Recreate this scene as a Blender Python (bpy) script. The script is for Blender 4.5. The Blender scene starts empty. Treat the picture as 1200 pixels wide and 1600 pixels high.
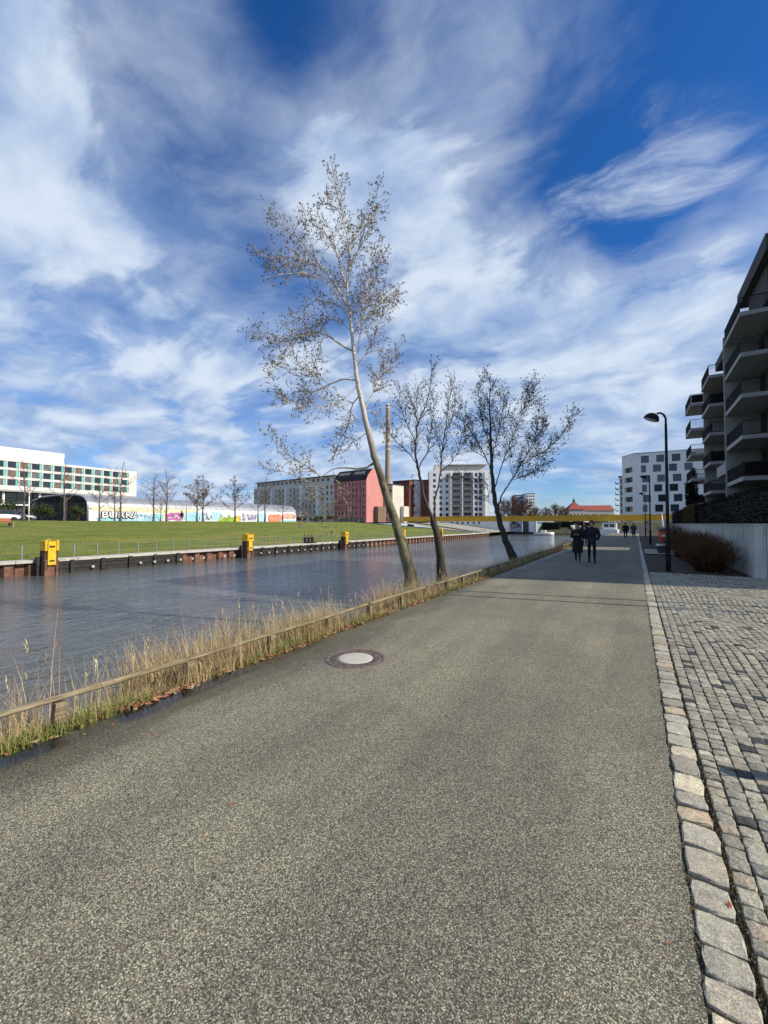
import bpy, bmesh, math, random
from mathutils import Vector, Matrix, noise as mnoise

# ------------------------------------------------------------------ camera, sky, sun, exposure
C = bpy.context.scene.collection
S = bpy.context.scene
R_ = math.radians
FPX = 660.0                       # focal length in pixels of a 1200 x 1600 frame
EYE = 1.65
YAW = math.atan(393/FPX)          # camera turned left of the path (+Y)
SY, CY = math.sin(YAW), math.cos(YAW)
HOR = 818.0

cam = bpy.data.cameras.new("camera")
cam.sensor_width = 36.0
cam.lens = FPX/1600*36.0
cam.clip_start = 0.05
cam.clip_end = 5000
camo = bpy.data.objects.new("camera", cam); C.objects.link(camo)
camo.location = (0, 0, EYE)
camo.rotation_euler = (math.pi/2 + math.atan((HOR-800)/FPX), 0, YAW)
S.camera = camo

SUN_AZ = R_(79.0)                 # clockwise from +Y
SUN_EL = R_(36.0)
sunv = Vector((math.sin(SUN_AZ)*math.cos(SUN_EL), math.cos(SUN_AZ)*math.cos(SUN_EL), math.sin(SUN_EL)))
sl = bpy.data.lights.new("sun", 'SUN'); sl.energy = 4.8; sl.angle = R_(0.53); sl.color = (1.0, 0.91, 0.77)
so = bpy.data.objects.new("sun", sl); C.objects.link(so)
so.rotation_euler = (-sunv).to_track_quat('-Z', 'Y').to_euler()
so.location = (0, 0, 60)

S.view_settings.view_transform = 'Standard'
S.view_settings.look = 'None'
S.view_settings.exposure = 0.22
S.view_settings.gamma = 1.0

def ray(px):
    r = (px-600)/FPX
    return r*CY - SY, r*SY + CY           # world X, Y per metre of depth
def at_X(px, X):
    a, b = ray(px); z = X/a
    return z, b*z                          # depth, Y
def at_Y(px, Y):
    a, b = ray(px); z = Y/b
    return z, a*z                          # depth, X
def pix(px, py, z):
    a, b = ray(px)
    return Vector((a*z, b*z, EYE + (HOR-py)*z/FPX))
def direction(px, py):
    a, b = ray(px)
    return Vector((a, b, (HOR-py)/FPX)).normalized()

class NT:
    def __init__(s, tree): s.t = tree; s.n = tree.nodes; s.l = tree.links
    def new(s, typ, **kw):
        n = s.n.new(typ)
        for k, v in kw.items(): setattr(n, k, v)
        return n
    def put(s, sock, v):
        if v is None: return
        if isinstance(v, bpy.types.NodeSocket): s.l.new(v, sock)
        else: sock.default_value = v
    def math(s, op, a, b=None, c=None, clamp=False):
        n = s.new('ShaderNodeMath', operation=op); n.use_clamp = clamp
        s.put(n.inputs[0], a); s.put(n.inputs[1], b); s.put(n.inputs[2], c)
        return n.outputs[0]
    def vmath(s, op, a, b=None):
        n = s.new('ShaderNodeVectorMath', operation=op)
        s.put(n.inputs[0], a)
        if b is not None: s.put(n.inputs[1], b)
        return n.outputs['Value'] if op in ('DOT_PRODUCT', 'LENGTH', 'DISTANCE') else n.outputs[0]
    def scale(s, a, f):
        n = s.new('ShaderNodeVectorMath', operation='SCALE'); s.put(n.inputs[0], a); s.put(n.inputs['Scale'], f)
        return n.outputs[0]
    def noise(s, vec, scale, detail=4, rough=0.5, dist=0.0, out='Fac'):
        n = s.new('ShaderNodeTexNoise')
        s.put(n.inputs['Vector'], vec); s.put(n.inputs['Scale'], scale); s.put(n.inputs['Detail'], detail)
        s.put(n.inputs['Roughness'], rough); s.put(n.inputs['Distortion'], dist)
        return n.outputs[out]
    def voronoi(s, vec, scale, out='Color', feature='F1', rnd=1.0):
        n = s.new('ShaderNodeTexVoronoi', feature=feature)
        s.put(n.inputs['Vector'], vec); s.put(n.inputs['Scale'], scale); s.put(n.inputs['Randomness'], rnd)
        return n.outputs[out]
    def ramp(s, fac, stops, interp='LINEAR'):
        n = s.new('ShaderNodeValToRGB'); n.color_ramp.interpolation = interp
        el = n.color_ramp.elements
        while len(el) < len(stops): el.new(0.5)
        for e, (p, c) in zip(el, stops):
            e.position = p; e.color = (c, c, c, 1) if isinstance(c, (int, float)) else (*c[:3], 1)
        s.put(n.inputs[0], fac)
        return n.outputs[0]
    def smooth(s, v, a, b, lo=0.0, hi=1.0):
        n = s.new('ShaderNodeMapRange', interpolation_type='SMOOTHSTEP')
        s.put(n.inputs['Value'], v); s.put(n.inputs['From Min'], a); s.put(n.inputs['From Max'], b)
        s.put(n.inputs['To Min'], lo); s.put(n.inputs['To Max'], hi)
        return n.outputs[0]
    def mix(s, fac, a, b, blend='MIX'):
        n = s.new('ShaderNodeMix', data_type='RGBA', blend_type=blend)
        s.put(n.inputs[0], fac)
        for sock, v in ((n.inputs[6], a), (n.inputs[7], b)):
            if isinstance(v, (tuple, list)) and len(v) == 3: v = (*v, 1)
            s.put(sock, v)
        return n.outputs[2]
    def mapping(s, vec, scale=(1, 1, 1), rot=(0, 0, 0), loc=(0, 0, 0)):
        n = s.new('ShaderNodeMapping'); s.put(n.inputs['Vector'], vec)
        n.inputs['Scale'].default_value = scale; n.inputs['Rotation'].default_value = rot; n.inputs['Location'].default_value = loc
        return n.outputs[0]
    def sep(s, v):
        n = s.new('ShaderNodeSeparateXYZ'); s.put(n.inputs[0], v); return n.outputs
    def comb(s, x, y, z):
        n = s.new('ShaderNodeCombineXYZ'); s.put(n.inputs[0], x); s.put(n.inputs[1], y); s.put(n.inputs[2], z); return n.outputs[0]

# ---- the sky: Nishita air with broken cloud laid on a high plane
W = bpy.data.worlds.new("World"); S.world = W; W.use_nodes = True
W.node_tree.nodes.clear()
w = NT(W.node_tree)
sky = w.new('ShaderNodeTexSky', sky_type='NISHITA')
sky.sun_disc = False; sky.sun_elevation = SUN_EL; sky.sun_rotation = SUN_AZ
sky.air_density = 1.0; sky.dust_density = 0.3; sky.ozone_density = 3.0; sky.altitude = 50
tc = w.new('ShaderNodeTexCoord')
d = w.vmath('NORMALIZE', tc.outputs['Generated'])
dx, dy, dz = w.sep(d)
dzc = w.math('MAXIMUM', dz, 0.0)
den = w.math('ADD', dzc, 0.26)
Pv = w.comb(w.math('DIVIDE', dx, den), w.math('DIVIDE', dy, den), 0.0)
wn = w.vmath('SUBTRACT', w.noise(Pv, 1.6, 3, 0.5, out='Color'), (0.5, 0.5, 0.5))
Pw = w.vmath('ADD', Pv, w.scale(wn, 0.40))
n_big = w.noise(w.vmath('ADD', Pv, (3.1, 7.7, 0)), 1.4, 2, 0.5)
n_mid = w.noise(w.vmath('ADD', Pw, (1.3, 4.2, 0)), 3.0, 10, 0.56)
n_str = w.noise(w.mapping(Pw, (1.0, 2.4, 1), (0, 0, R_(38)), (5, 2, 0)), 2.6, 10, 0.56)
n_lit = w.noise(w.vmath('ADD', Pw, (2.3, 9.1, 0)), 3.6, 8, 0.54)
cov = w.math('ADD', w.math('MULTIPLY', n_big, 0.35), w.math('ADD', w.math('MULTIPLY', n_mid, 0.95), w.math('MULTIPLY', n_str, 0.45)))
cov = w.math('ADD', cov, -0.80)
BLOBS = [  # direction (as seen over the path), angular radius in degrees, weight
    (1130, 70, 17, -0.36), (1010, 170, 9, -0.12), (900, 350, 8, -0.14), (1080, 250, 9, -0.14), (300, 20, 9, -0.20), (250, 170, 7, -0.10), (480, 110, 7, -0.13),
    (340, 350, 7, -0.10), (150, 470, 6, -0.10), (900, 785, 6, -0.30), (760, 480, 5, -0.05), (330, 490, 5, -0.08), (520, 40, 6, -0.08), (640, 20, 6, -0.05),
    (700, 190, 13, 0.11), (880, 80, 8, 0.24), (120, 110, 14, 0.12), (560, 330, 12, 0.08),
    (1120, 450, 17, 0.22), (980, 560, 15, 0.12), (60, 330, 16, 0.08), (200, 620, 14, 0.08), (620, 650, 12, 0.08), (840, 430, 9, 0.10),
]
for px, py, rad, wt in BLOBS:
    v = direction(px, py)
    f = w.smooth(w.vmath('DOT_PRODUCT', d, tuple(v)), math.cos(R_(rad*1.5)), 1.0)
    cov = w.math('ADD', cov, w.math('MULTIPLY', f, wt))
wisp = None
for px, py, rad in ((955, 245, 5.0), (985, 310, 5.5), (930, 290, 4.5), (1060, 300, 6.0)):
    f = w.smooth(w.vmath('DOT_PRODUCT', d, tuple(direction(px, py))), math.cos(R_(rad*1.45)), 1.0)
    wisp = f if wisp is None else w.math('MAXIMUM', wisp, f)
n_wsp = w.noise(w.mapping(Pw, (1.0, 2.6, 1), (0, 0, R_(75)), (2, 7, 0)), 2.6, 10, 0.64, 0.5)
lowb = w.smooth(dz, 0.42, 0.10)
cov = w.math('ADD', cov, w.math('MULTIPLY', lowb, 0.085))
soft = w.math('MULTIPLY', w.smooth(cov, -0.26, 0.22), 0.62)
crisp = w.smooth(cov, -0.02, 0.24)
wsp = w.math('MULTIPLY', w.math('MULTIPLY', wisp, w.smooth(n_wsp, 0.40, 0.80)), 0.85)
dens = w.math('MAXIMUM', w.math('MAXIMUM', soft, crisp), wsp)
lit = w.math('ADD', w.math('MULTIPLY', n_lit, 0.8), w.math('MULTIPLY', n_str, 0.45))
lit = w.smooth(w.math('ADD', lit, w.math('MULTIPLY', wisp, 0.3)), 0.46, 0.80)
ccol = w.mix(lit, (2.7, 3.9, 6.2), (6.3, 7.1, 8.2))
hs = w.new('ShaderNodeHueSaturation'); hs.inputs['Saturation'].default_value = 1.22; hs.inputs['Value'].default_value = 1.15
w.l.new(sky.outputs[0], hs.inputs['Color'])
blue = w.mix(1.0, hs.outputs[0], w.mix(w.smooth(dz, 0.0, 0.35), (0.58, 0.72, 1.0), (0.34, 0.68, 1.0)), 'MULTIPLY')
final = w.mix(w.math('MULTIPLY', dens, 0.95), blue, ccol)
final = w.mix(w.smooth(dz, -0.02, -0.10), final, (1.6, 1.6, 1.5))
bg = w.new('ShaderNodeBackground'); bg.inputs['Strength'].default_value = 0.10
w.l.new(final, bg.inputs['Color'])
wo = w.new('ShaderNodeOutputWorld'); w.l.new(bg.outputs[0], wo.inputs['Surface'])

# ------------------------------------------------------------------ helpers
rng = random.Random(7)
MATS = {}
def mat(name, col, rough=0.7, metal=0.0, var=0.0, vscale=3.0, bump=0.0, bscale=20.0, col2=None, attr=None, spec=0.5, trans=0.0):
    """Plain procedural material: base colour varied by noise between col and col2, optional bump, optional colour attribute."""
    m = bpy.data.materials.new(name); m.use_nodes = True; MATS[name] = m
    t = NT(m.node_tree); b = t.n['Principled BSDF']
    co = t.new('ShaderNodeTexCoord').outputs['Object']
    base = (*col, 1)
    if attr:
        a = t.new('ShaderNodeVertexColor', layer_name=attr).outputs['Color']
        base = a
    if var or col2:
        c2 = col2 or tuple(c*(1-var) for c in col)
        n = t.noise(co, vscale, 5, 0.6)
        f = t.smooth(n, 0.35, 0.68)
        if attr:
            base = t.mix(1.0, base, t.mix(f, (1, 1, 1), (1-var, 1-var, 1-var)), 'MULTIPLY')
        else:
            base = t.mix(f, col, c2)
    t.put(b.inputs['Base Color'], base)
    b.inputs['Roughness'].default_value = rough; b.inputs['Metallic'].default_value = metal
    b.inputs['Specular IOR Level'].default_value = spec
    if bump:
        bn = t.new('ShaderNodeBump'); bn.inputs['Strength'].default_value = bump; bn.inputs['Distance'].default_value = 0.02
        t.l.new(t.noise(co, bscale, 6, 0.6), bn.inputs['Height']); t.l.new(bn.outputs[0], b.inputs['Normal'])
    return m

def props(o, label=None, cat=None, group=None, kind=None):
    if label: o['label'] = label
    if cat: o['category'] = cat
    if group: o['group'] = group
    if kind: o['kind'] = kind
    return o
def empty(name, loc, label, cat, rz=0.0, group=None):
    o = bpy.data.objects.new(name, None); C.objects.link(o); o.location = loc; o.rotation_euler = (0, 0, rz)
    o.empty_display_size = 0.2
    return props(o, label, cat, group)
def link(name, me, parent=None, loc=None, rz=0.0):
    o = bpy.data.objects.new(name, me); C.objects.link(o)
    if parent: o.parent = parent
    if loc is not None: o.location = loc
    if rz: o.rotation_euler = (0, 0, rz)
    return o
def obj(name, bm, mats, parent=None, loc=None, rz=0.0, smooth=False):
    me = bpy.data.meshes.new(name); bm.to_mesh(me); bm.free()
    for m in (mats if isinstance(mats, (list, tuple)) else [mats]):
        me.materials.append(MATS[m] if isinstance(m, str) else m)
    if smooth: me.shade_smooth()
    return link(name, me, parent, loc, rz)
def copy_tree(o, parent=None):
    c = o.copy(); C.objects.link(c)
    if parent: c.parent = parent
    for ch in list(o.children): copy_tree(ch, c)
    return c
BM = bmesh.new
def box(bm, x0, x1, y0, y1, z0, z1, mi=0, mtx=None):
    vs = [bm.verts.new((x, y, z)) for z in (z0, z1) for y in (y0, y1) for x in (x0, x1)]
    if mtx is not None:
        for v in vs: v.co = mtx @ v.co
    for q in ((0, 2, 3, 1), (4, 5, 7, 6), (0, 1, 5, 4), (2, 6, 7, 3), (0, 4, 6, 2), (1, 3, 7, 5)):
        f = bm.faces.new([vs[i] for i in q]); f.material_index = mi
    return vs
def bevel(bm, w, seg=1):
    bmesh.ops.bevel(bm, geom=bm.edges[:], offset=w, segments=seg, affect='EDGES', clamp_overlap=True)
def quad(bm, a, b, c, d_, mi=0):
    f = bm.faces.new([bm.verts.new(p) for p in (a, b, c, d_)]); f.material_index = mi; return f
def frame(t):
    t = t.normalized(); u = t.cross(Vector((0, 0, 1)))
    if u.length < 1e-4: u = t.cross(Vector((1, 0, 0)))
    u.normalize(); return u, t.cross(u).normalized()
def tube(bm, pts, rad, n=6, mi=0, cap=True, squash=1.0):
    """pts: Vectors; rad: one radius or a list."""
    k = len(pts); rad = rad if isinstance(rad, (list, tuple)) else [rad]*k
    rings = []; u = None
    for i, p in enumerate(pts):
        t = (pts[min(i+1, k-1)] - pts[max(i-1, 0)])
        if u is None: u, v = frame(t)
        else:
            t.normalize(); u = u - t*u.dot(t)
            if u.length < 1e-5: u, v = frame(t)
            u.normalize(); v = t.cross(u)
        rings.append([bm.verts.new(p + (u*math.cos(a) + v*math.sin(a)*squash)*rad[i]) for a in (2*math.pi*j/n for j in range(n))])
    for a, b in zip(rings, rings[1:]):
        for j in range(n):
            f = bm.faces.new((a[j], a[(j+1) % n], b[(j+1) % n], b[j])); f.material_index = mi; f.smooth = True
    if cap and n > 2:
        for r_, rev in ((rings[0], True), (rings[-1], False)):
            f = bm.faces.new(r_[::-1] if rev else r_); f.material_index = mi
    return rings
def loft(bm, rings, mi=0, cap=True, closed=True):
    vr = [[bm.verts.new(p) for p in r] for r in rings]
    n = len(vr[0])
    for a, b in zip(vr, vr[1:]):
        for j in range(n if closed else n-1):
            f = bm.faces.new((a[j], a[(j+1) % n], b[(j+1) % n], b[j])); f.material_index = mi; f.smooth = True
    if cap:
        for r_, rev in ((vr[0], True), (vr[-1], False)):
            try:
                f = bm.faces.new(r_[::-1] if rev else r_); f.material_index = mi
            except ValueError: pass
    return vr
def ell(cx, cy, z, rx, ry, n=14, jit=0.0, r=None):
    out = []
    for j in range(n):
        a = 2*math.pi*j/n; k = 1 + (r.uniform(-jit, jit) if r else 0)
        out.append(Vector((cx + rx*k*math.cos(a), cy + ry*k*math.sin(a), z)))
    return out

# ------------------------------------------------------------------ plain materials
mat('concrete', (0.36, 0.35, 0.32), 0.85, var=0.25, vscale=1.2, bump=0.15, bscale=40)
mat('concrete_pale', (0.50, 0.48, 0.43), 0.85, var=0.22, vscale=2.0, bump=0.15, bscale=30)
mat('render_white', (0.78, 0.78, 0.76), 0.8, var=0.08, vscale=0.4)
mat('render_grey', (0.66, 0.62, 0.53), 0.85, var=0.15, vscale=0.3)
mat('render_pink', (0.60, 0.245, 0.215), 0.85, var=0.14, vscale=0.3)
mat('brick_red', (0.20, 0.055, 0.04), 0.85, var=0.25, vscale=0.8)
mat('brick_brown', (0.22, 0.15, 0.10), 0.85, var=0.25, vscale=0.8)
mat('roof_dark', (0.05, 0.05, 0.055), 0.6, var=0.3, vscale=0.6)
mat('roof_red', (0.30, 0.07, 0.045), 0.8, var=0.3, vscale=0.5)
mat('copper_green', (0.10, 0.28, 0.22), 0.6)
mat('glass_dark', (0.02, 0.025, 0.03), 0.06, spec=0.8)
mat('glass_blue', (0.03, 0.05, 0.07), 0.06, spec=0.9)
mat('frame_dark', (0.05, 0.05, 0.05), 0.5)
mat('frame_white', (0.70, 0.70, 0.70), 0.5)
mat('frame_wood', (0.16, 0.07, 0.04), 0.6)
mat('teal', (0.16, 0.50, 0.44), 0.4)
mat('metal_black', (0.010, 0.010, 0.011), 0.6, spec=0.2)
mat('metal_grey', (0.30, 0.31, 0.32), 0.45, metal=0.6)
mat('silver', (0.46, 0.47, 0.48), 0.38, metal=0.55, var=0.12, vscale=0.15)
mat('ochre', (0.72, 0.40, 0.02), 0.5, var=0.15, vscale=0.7)
mat('yellow_paint', (0.80, 0.50, 0.015), 0.5, var=0.2, vscale=4, col2=(0.62, 0.36, 0.02), bump=0.1, bscale=15)
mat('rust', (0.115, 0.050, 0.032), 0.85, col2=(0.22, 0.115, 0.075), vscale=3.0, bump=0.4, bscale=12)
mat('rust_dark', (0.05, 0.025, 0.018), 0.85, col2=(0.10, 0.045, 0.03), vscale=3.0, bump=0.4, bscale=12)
mat('timber_black', (0.011, 0.010, 0.009), 0.7, col2=(0.03, 0.027, 0.022), vscale=5, bump=0.4, bscale=14)
mat('plate', (0.42, 0.40, 0.37), 0.6)
mat('orange', (0.70, 0.10, 0.015), 0.4, var=0.2, vscale=6)
mat('bench_red', (0.42, 0.13, 0.07), 0.6)
mat('skin', (0.45, 0.26, 0.19), 0.55)
mat('cloth_black', (0.008, 0.008, 0.009), 0.9, var=0.4, vscale=12)
mat('cloth_navy', (0.012, 0.016, 0.030), 0.9, var=0.4, vscale=12)
mat('cloth_grey', (0.06, 0.06, 0.055), 0.9, var=0.3, vscale=12)
mat('hair', (0.010, 0.008, 0.007), 0.6)
mat('shoe_white', (0.42, 0.40, 0.37), 0.6)
mat('shirt_white', (0.55, 0.55, 0.55), 0.8)
mat('blue_grey', (0.30, 0.36, 0.42), 0.5)
mat('car_white', (0.75, 0.75, 0.75), 0.25)
mat('car_dark', (0.03, 0.035, 0.05), 0.25)
mat('car_silver', (0.35, 0.36, 0.38), 0.3, metal=0.5)
mat('rubber', (0.012, 0.012, 0.012), 0.8)
mat('facade_brown', (0.060, 0.055, 0.050), 0.85, var=0.25, vscale=0.5)
mat('slab', (0.42, 0.41, 0.39), 0.8, var=0.15, vscale=0.8)
mat('curtain', (0.55, 0.54, 0.52), 0.9)
mat('boat_white', (0.80, 0.80, 0.78), 0.35)

class Geo:
    """Plain lists of verts / faces / per-vertex colours, for meshes of very many small pieces."""
    def __init__(s): s.v = []; s.f = []; s.c = []; s.mi = []
    def add(s, vs, fs, col=(1, 1, 1), mi=0):
        o = len(s.v); s.v.extend(vs)
        if isinstance(col, list): s.c.extend(col)
        else: s.c.extend([col]*len(vs))
        for f in fs: s.f.append([i+o for i in f]); s.mi.append(mi)
    def tube(s, pts, rad, n=5, col=(1, 1, 1), mi=0):
        k = len(pts); vs = []; u = None
        for i, p in enumerate(pts):
            t = pts[min(i+1, k-1)] - pts[max(i-1, 0)]
            if u is None: u, v = frame(t)
            else:
                t = t.normalized(); u = u - t*u.dot(t)
                if u.length < 1e-5: u, v = frame(t)
                u.normalize(); v = t.cross(u)
            for j in range(n):
                a = 2*math.pi*j/n; q = p + (u*math.cos(a) + v*math.sin(a))*rad[i]
                vs.append(tuple(q))
        fs = [(i*n+j, i*n+(j+1) % n, (i+1)*n+(j+1) % n, (i+1)*n+j) for i in range(k-1) for j in range(n)]
        s.add(vs, fs, col, mi)
    def blade(s, base, d, h, w, bend, col, seg=3, tip=None):
        """a grass blade: base point, lean direction d (xy), height, width, bend."""
        px_, py_ = -d[1], d[0]; vs = []; cs = []
        for i in range(seg+1):
            t = i/seg; ww = w*(1-t*0.92)*0.5
            x = base[0] + d[0]*bend*t*t; y = base[1] + d[1]*bend*t*t; z = base[2] + h*t*(1-0.28*t*min(1, bend/h if h else 0))
            vs += [(x-px_*ww, y-py_*ww, z), (x+px_*ww, y+py_*ww, z)]
            c = col if tip is None else tuple(a*(1-t)+b*t for a, b in zip(col, tip))
            cs += [c, c]
        s.add(vs, [(2*i, 2*i+1, 2*i+3, 2*i+2) for i in range(seg)], cs)
    def mesh(s, name, mats, smooth=False):
        me = bpy.data.meshes.new(name); me.from_pydata(s.v, [], s.f)
        a = me.attributes.new('col', 'FLOAT_COLOR', 'POINT')
        a.data.foreach_set('color', [x for c in s.c for x in (c[0], c[1], c[2], 1.0)])
        for m in (mats if isinstance(mats, (list, tuple)) else [mats]): me.materials.append(MATS[m])
        if any(s.mi): me.polygons.foreach_set('material_index', s.mi)
        if smooth: me.polygons.foreach_set('use_smooth', [True]*len(s.f))
        me.update(); return me
    def build(s, name, mats, parent=None, loc=None, smooth=False):
        return link(name, s.mesh(name, mats, smooth), parent, loc)

# ------------------------------------------------------------------ ground materials
PATH_L, PATH_R = -3.87, 0.18
def asphalt():
    m = bpy.data.materials.new('asphalt'); m.use_nodes = True; MATS['asphalt'] = m
    t = NT(m.node_tree); b = t.n['Principled BSDF']
    co = t.new('ShaderNodeTexCoord').outputs['Object']
    wob = t.scale(t.vmath('SUBTRACT', t.noise(co, 60, 2, 0.5, out='Color'), (0.5, 0.5, 0.5)), 0.006)
    cw = t.vmath('ADD', co, wob)
    cell = t.sep(t.voronoi(cw, 190))[0]
    edge = t.voronoi(cw, 190, out='Distance')
    stone = t.ramp(cell, [(0.0, (0.050, 0.048, 0.038)), (0.28, (0.115, 0.110, 0.086)), (0.55, (0.195, 0.186, 0.142)), (0.80, (0.315, 0.300, 0.228)), (0.95, (0.46, 0.44, 0.34)), (1.0, (0.56, 0.54, 0.44))])
    stone = t.mix(t.math('MULTIPLY', t.smooth(edge, 0.45, 0.85), 0.8), stone, (0.028, 0.027, 0.021))
    tint = t.sep(t.voronoi(cw, 70))[1]
    stone = t.mix(t.math('MULTIPLY', t.smooth(tint, 0.90, 1.0), 0.35), stone, (0.24, 0.15, 0.10))
    big = t.noise(co, 0.55, 5, 0.6)
    mid = t.noise(co, 3.2, 4, 0.6)
    lane = t.noise(t.mapping(co, (1.4, 0.12, 1), loc=(1.7, 0, 0)), 1.0, 4, 0.6)
    stone = t.mix(1.0, stone, t.mix(t.smooth(big, 0.32, 0.7), (0.95, 0.95, 0.91), (1.24, 1.22, 1.13)), 'MULTIPLY')
    stone = t.mix(t.math('MULTIPLY', t.smooth(mid, 0.55, 0.80), 0.30), stone, (0.085, 0.072, 0.058))
    stone = t.mix(1.0, stone, t.mix(t.smooth(lane, 0.38, 0.66), (0.82, 0.82, 0.83), (1.08, 1.06, 1.02)), 'MULTIPLY')
    # damp strip with standing water along the planted edge
    x, y, z = t.sep(co)
    nx = t.noise(t.mapping(co, (1.0, 0.45, 1)), 2.0, 4, 0.6)
    xx = t.math('SUBTRACT', x, t.math('MULTIPLY', t.math('SUBTRACT', nx, 0.5), 1.0))
    wid = t.math('SUBTRACT', -3.46, t.math('MULTIPLY', t.smooth(y, 2.0, 14.0), 0.22))
    damp = t.smooth(t.math('SUBTRACT', xx, wid), 0.32, -0.10)
    pud = t.smooth(t.math('SUBTRACT', t.math('ADD', x, t.math('MULTIPLY', t.math('SUBTRACT', 0.5, nx), 0.35)), -3.66), 0.05, -0.06)
    pud = t.math('MULTIPLY', pud, t.smooth(t.noise(t.mapping(co, (0.2, 0.9, 1)), 1.0, 3, 0.5), 0.34, 0.50))
    pud = t.math('MULTIPLY', pud, t.smooth(y, 6.0, 2.2))
    seam = t.noise(t.mapping(co, (0.25, 1.6, 1), loc=(4, 0, 0)), 0.9, 4, 0.6)
    damp2 = t.math('MULTIPLY', t.smooth(seam, 0.58, 0.70), t.smooth(x, -0.6, -2.6))
    wet = t.math('MAXIMUM', damp, t.math('MULTIPLY', damp2, 0.55))
    base = t.mix(wet, stone, t.mix(1.0, stone, (0.60, 0.57, 0.50), 'MULTIPLY'))
    base = t.mix(pud, base, (0.018, 0.016, 0.013))
    t.put(b.inputs['Base Color'], base)
    t.put(b.inputs['Roughness'], t.mix(pud, t.mix(wet, (0.82,)*3, (0.42,)*3), (0.03,)*3))
    b.inputs['Specular IOR Level'].default_value = 0.4
    bn = t.new('ShaderNodeBump'); bn.inputs['Distance'].default_value = 0.004
    t.put(bn.inputs['Strength'], t.math('MULTIPLY', t.math('SUBTRACT', 1.0, pud), 0.75))
    t.put(bn.inputs['Height'], t.math('ADD', t.math('MULTIPLY', cell, 0.6), t.math('MULTIPLY', edge, -0.6)))
    t.l.new(bn.outputs[0], b.inputs['Normal'])
asphalt()

def stone_mat():
    m = bpy.data.materials.new('granite'); m.use_nodes = True; MATS['granite'] = m
    t = NT(m.node_tree); b = t.n['Principled BSDF']
    co = t.new('ShaderNodeTexCoord').outputs['Object']
    a = t.new('ShaderNodeVertexColor', layer_name='col').outputs['Color']
    sp = t.noise(co, 130, 3, 0.7)
    big = t.noise(co, 17, 5, 0.65)
    c = t.mix(1.0, a, t.ramp(sp, [(0.34, 0.55), (0.5, 1.0), (0.66, 1.40)]), 'MULTIPLY')
    c = t.mix(1.0, c, t.ramp(big, [(0.3, (0.72, 0.68, 0.59)), (0.7, (1.20, 1.17, 1.06))]), 'MULTIPLY')
    moss = t.noise(co, 1.1, 5, 0.65)
    c = t.mix(t.math('MULTIPLY', t.smooth(moss, 0.54, 0.72), 0.30), c, (0.12, 0.12, 0.045))
    t.put(b.inputs['Base Color'], c); b.inputs['Roughness'].default_value = 0.6
    bn = t.new('ShaderNodeBump'); bn.inputs['Strength'].default_value = 0.7; bn.inputs['Distance'].default_value = 0.012
    t.put(bn.inputs['Height'], t.math('ADD', big, t.math('MULTIPLY', sp, 0.25))); t.l.new(bn.outputs[0], b.inputs['Normal'])
stone_mat()
mat('joint', (0.060, 0.048, 0.032), 0.95, col2=(0.050, 0.052, 0.020), vscale=2.2, bump=0.6, bscale=60)
mat('soil', (0.030, 0.024, 0.018), 0.95, col2=(0.055, 0.042, 0.028), vscale=3.0, bump=0.8, bscale=16)
mat('bank_earth', (0.075, 0.055, 0.032), 0.95, col2=(0.050, 0.055, 0.020), vscale=1.5, bump=0.8, bscale=18)
mat('blade', (1, 1, 1), 0.7, attr='col', spec=0.2)
mat('leaf', (1, 1, 1), 0.8, attr='col', spec=0.1)
mat('ground_far', (0.10, 0.09, 0.07), 0.95, col2=(0.06, 0.07, 0.03), vscale=0.05)
mat('paving_pale', (0.36, 0.33, 0.27), 0.85, col2=(0.25, 0.24, 0.18), vscale=0.35)

def lawn_mat():
    m = bpy.data.materials.new('lawn'); m.use_nodes = True; MATS['lawn'] = m
    t = NT(m.node_tree); b = t.n['Principled BSDF']
    co = t.new('ShaderNodeTexCoord').outputs['Object']
    n1 = t.noise(co, 0.22, 5, 0.65); n2 = t.noise(t.mapping(co, (1, 0.5, 1)), 2.2, 6, 0.75); n3 = t.noise(co, 9.0, 3, 0.7)
    c = t.mix(t.smooth(n1, 0.32, 0.66), (0.135, 0.190, 0.026), (0.230, 0.230, 0.050))
    c = t.mix(t.math('MULTIPLY', t.smooth(n2, 0.50, 0.74), 0.75), c, (0.060, 0.090, 0.014))
    c = t.mix(t.math('MULTIPLY', t.smooth(n3, 0.48, 0.78), 0.6), c, (0.32, 0.30, 0.10))
    n4 = t.noise(t.mapping(co, (1.2, 0.22, 1)), 0.8, 5, 0.65)
    n5 = t.noise(t.mapping(co, (1.0, 0.35, 1), loc=(9, 3, 0)), 0.30, 6, 0.7)
    c = t.mix(t.math('MULTIPLY', t.smooth(n5, 0.50, 0.66), 0.55), c, (0.26, 0.21, 0.075))
    c = t.mix(t.math('MULTIPLY', t.smooth(n4, 0.45, 0.66), 0.60), c, (0.085, 0.125, 0.018))
    x, y, z = t.sep(co)
    # a worn track crossing the slope
    ln = t.math('ABSOLUTE', t.math('SUBTRACT', t.math('ADD', y, t.math('MULTIPLY', x, 0.85)), t.math('ADD', 15.0, t.math('MULTIPLY', t.noise(co, 0.12, 2), 4))))
    trk = t.math('MULTIPLY', t.smooth(ln, 0.8, 0.25), t.smooth(x, -66, -60))
    c = t.mix(t.math('MULTIPLY', trk, 0.5), c, (0.26, 0.22, 0.12))
    t.put(b.inputs['Base Color'], c); b.inputs['Roughness'].default_value = 0.9; b.inputs['Specular IOR Level'].default_value = 0.15
    bn = t.new('ShaderNodeBump'); bn.inputs['Strength'].default_value = 0.9; bn.inputs['Distance'].default_value = 0.12
    t.put(bn.inputs['Height'], t.math('ADD', n2, n3)); t.l.new(bn.outputs[0], b.inputs['Normal'])
lawn_mat()

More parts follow.
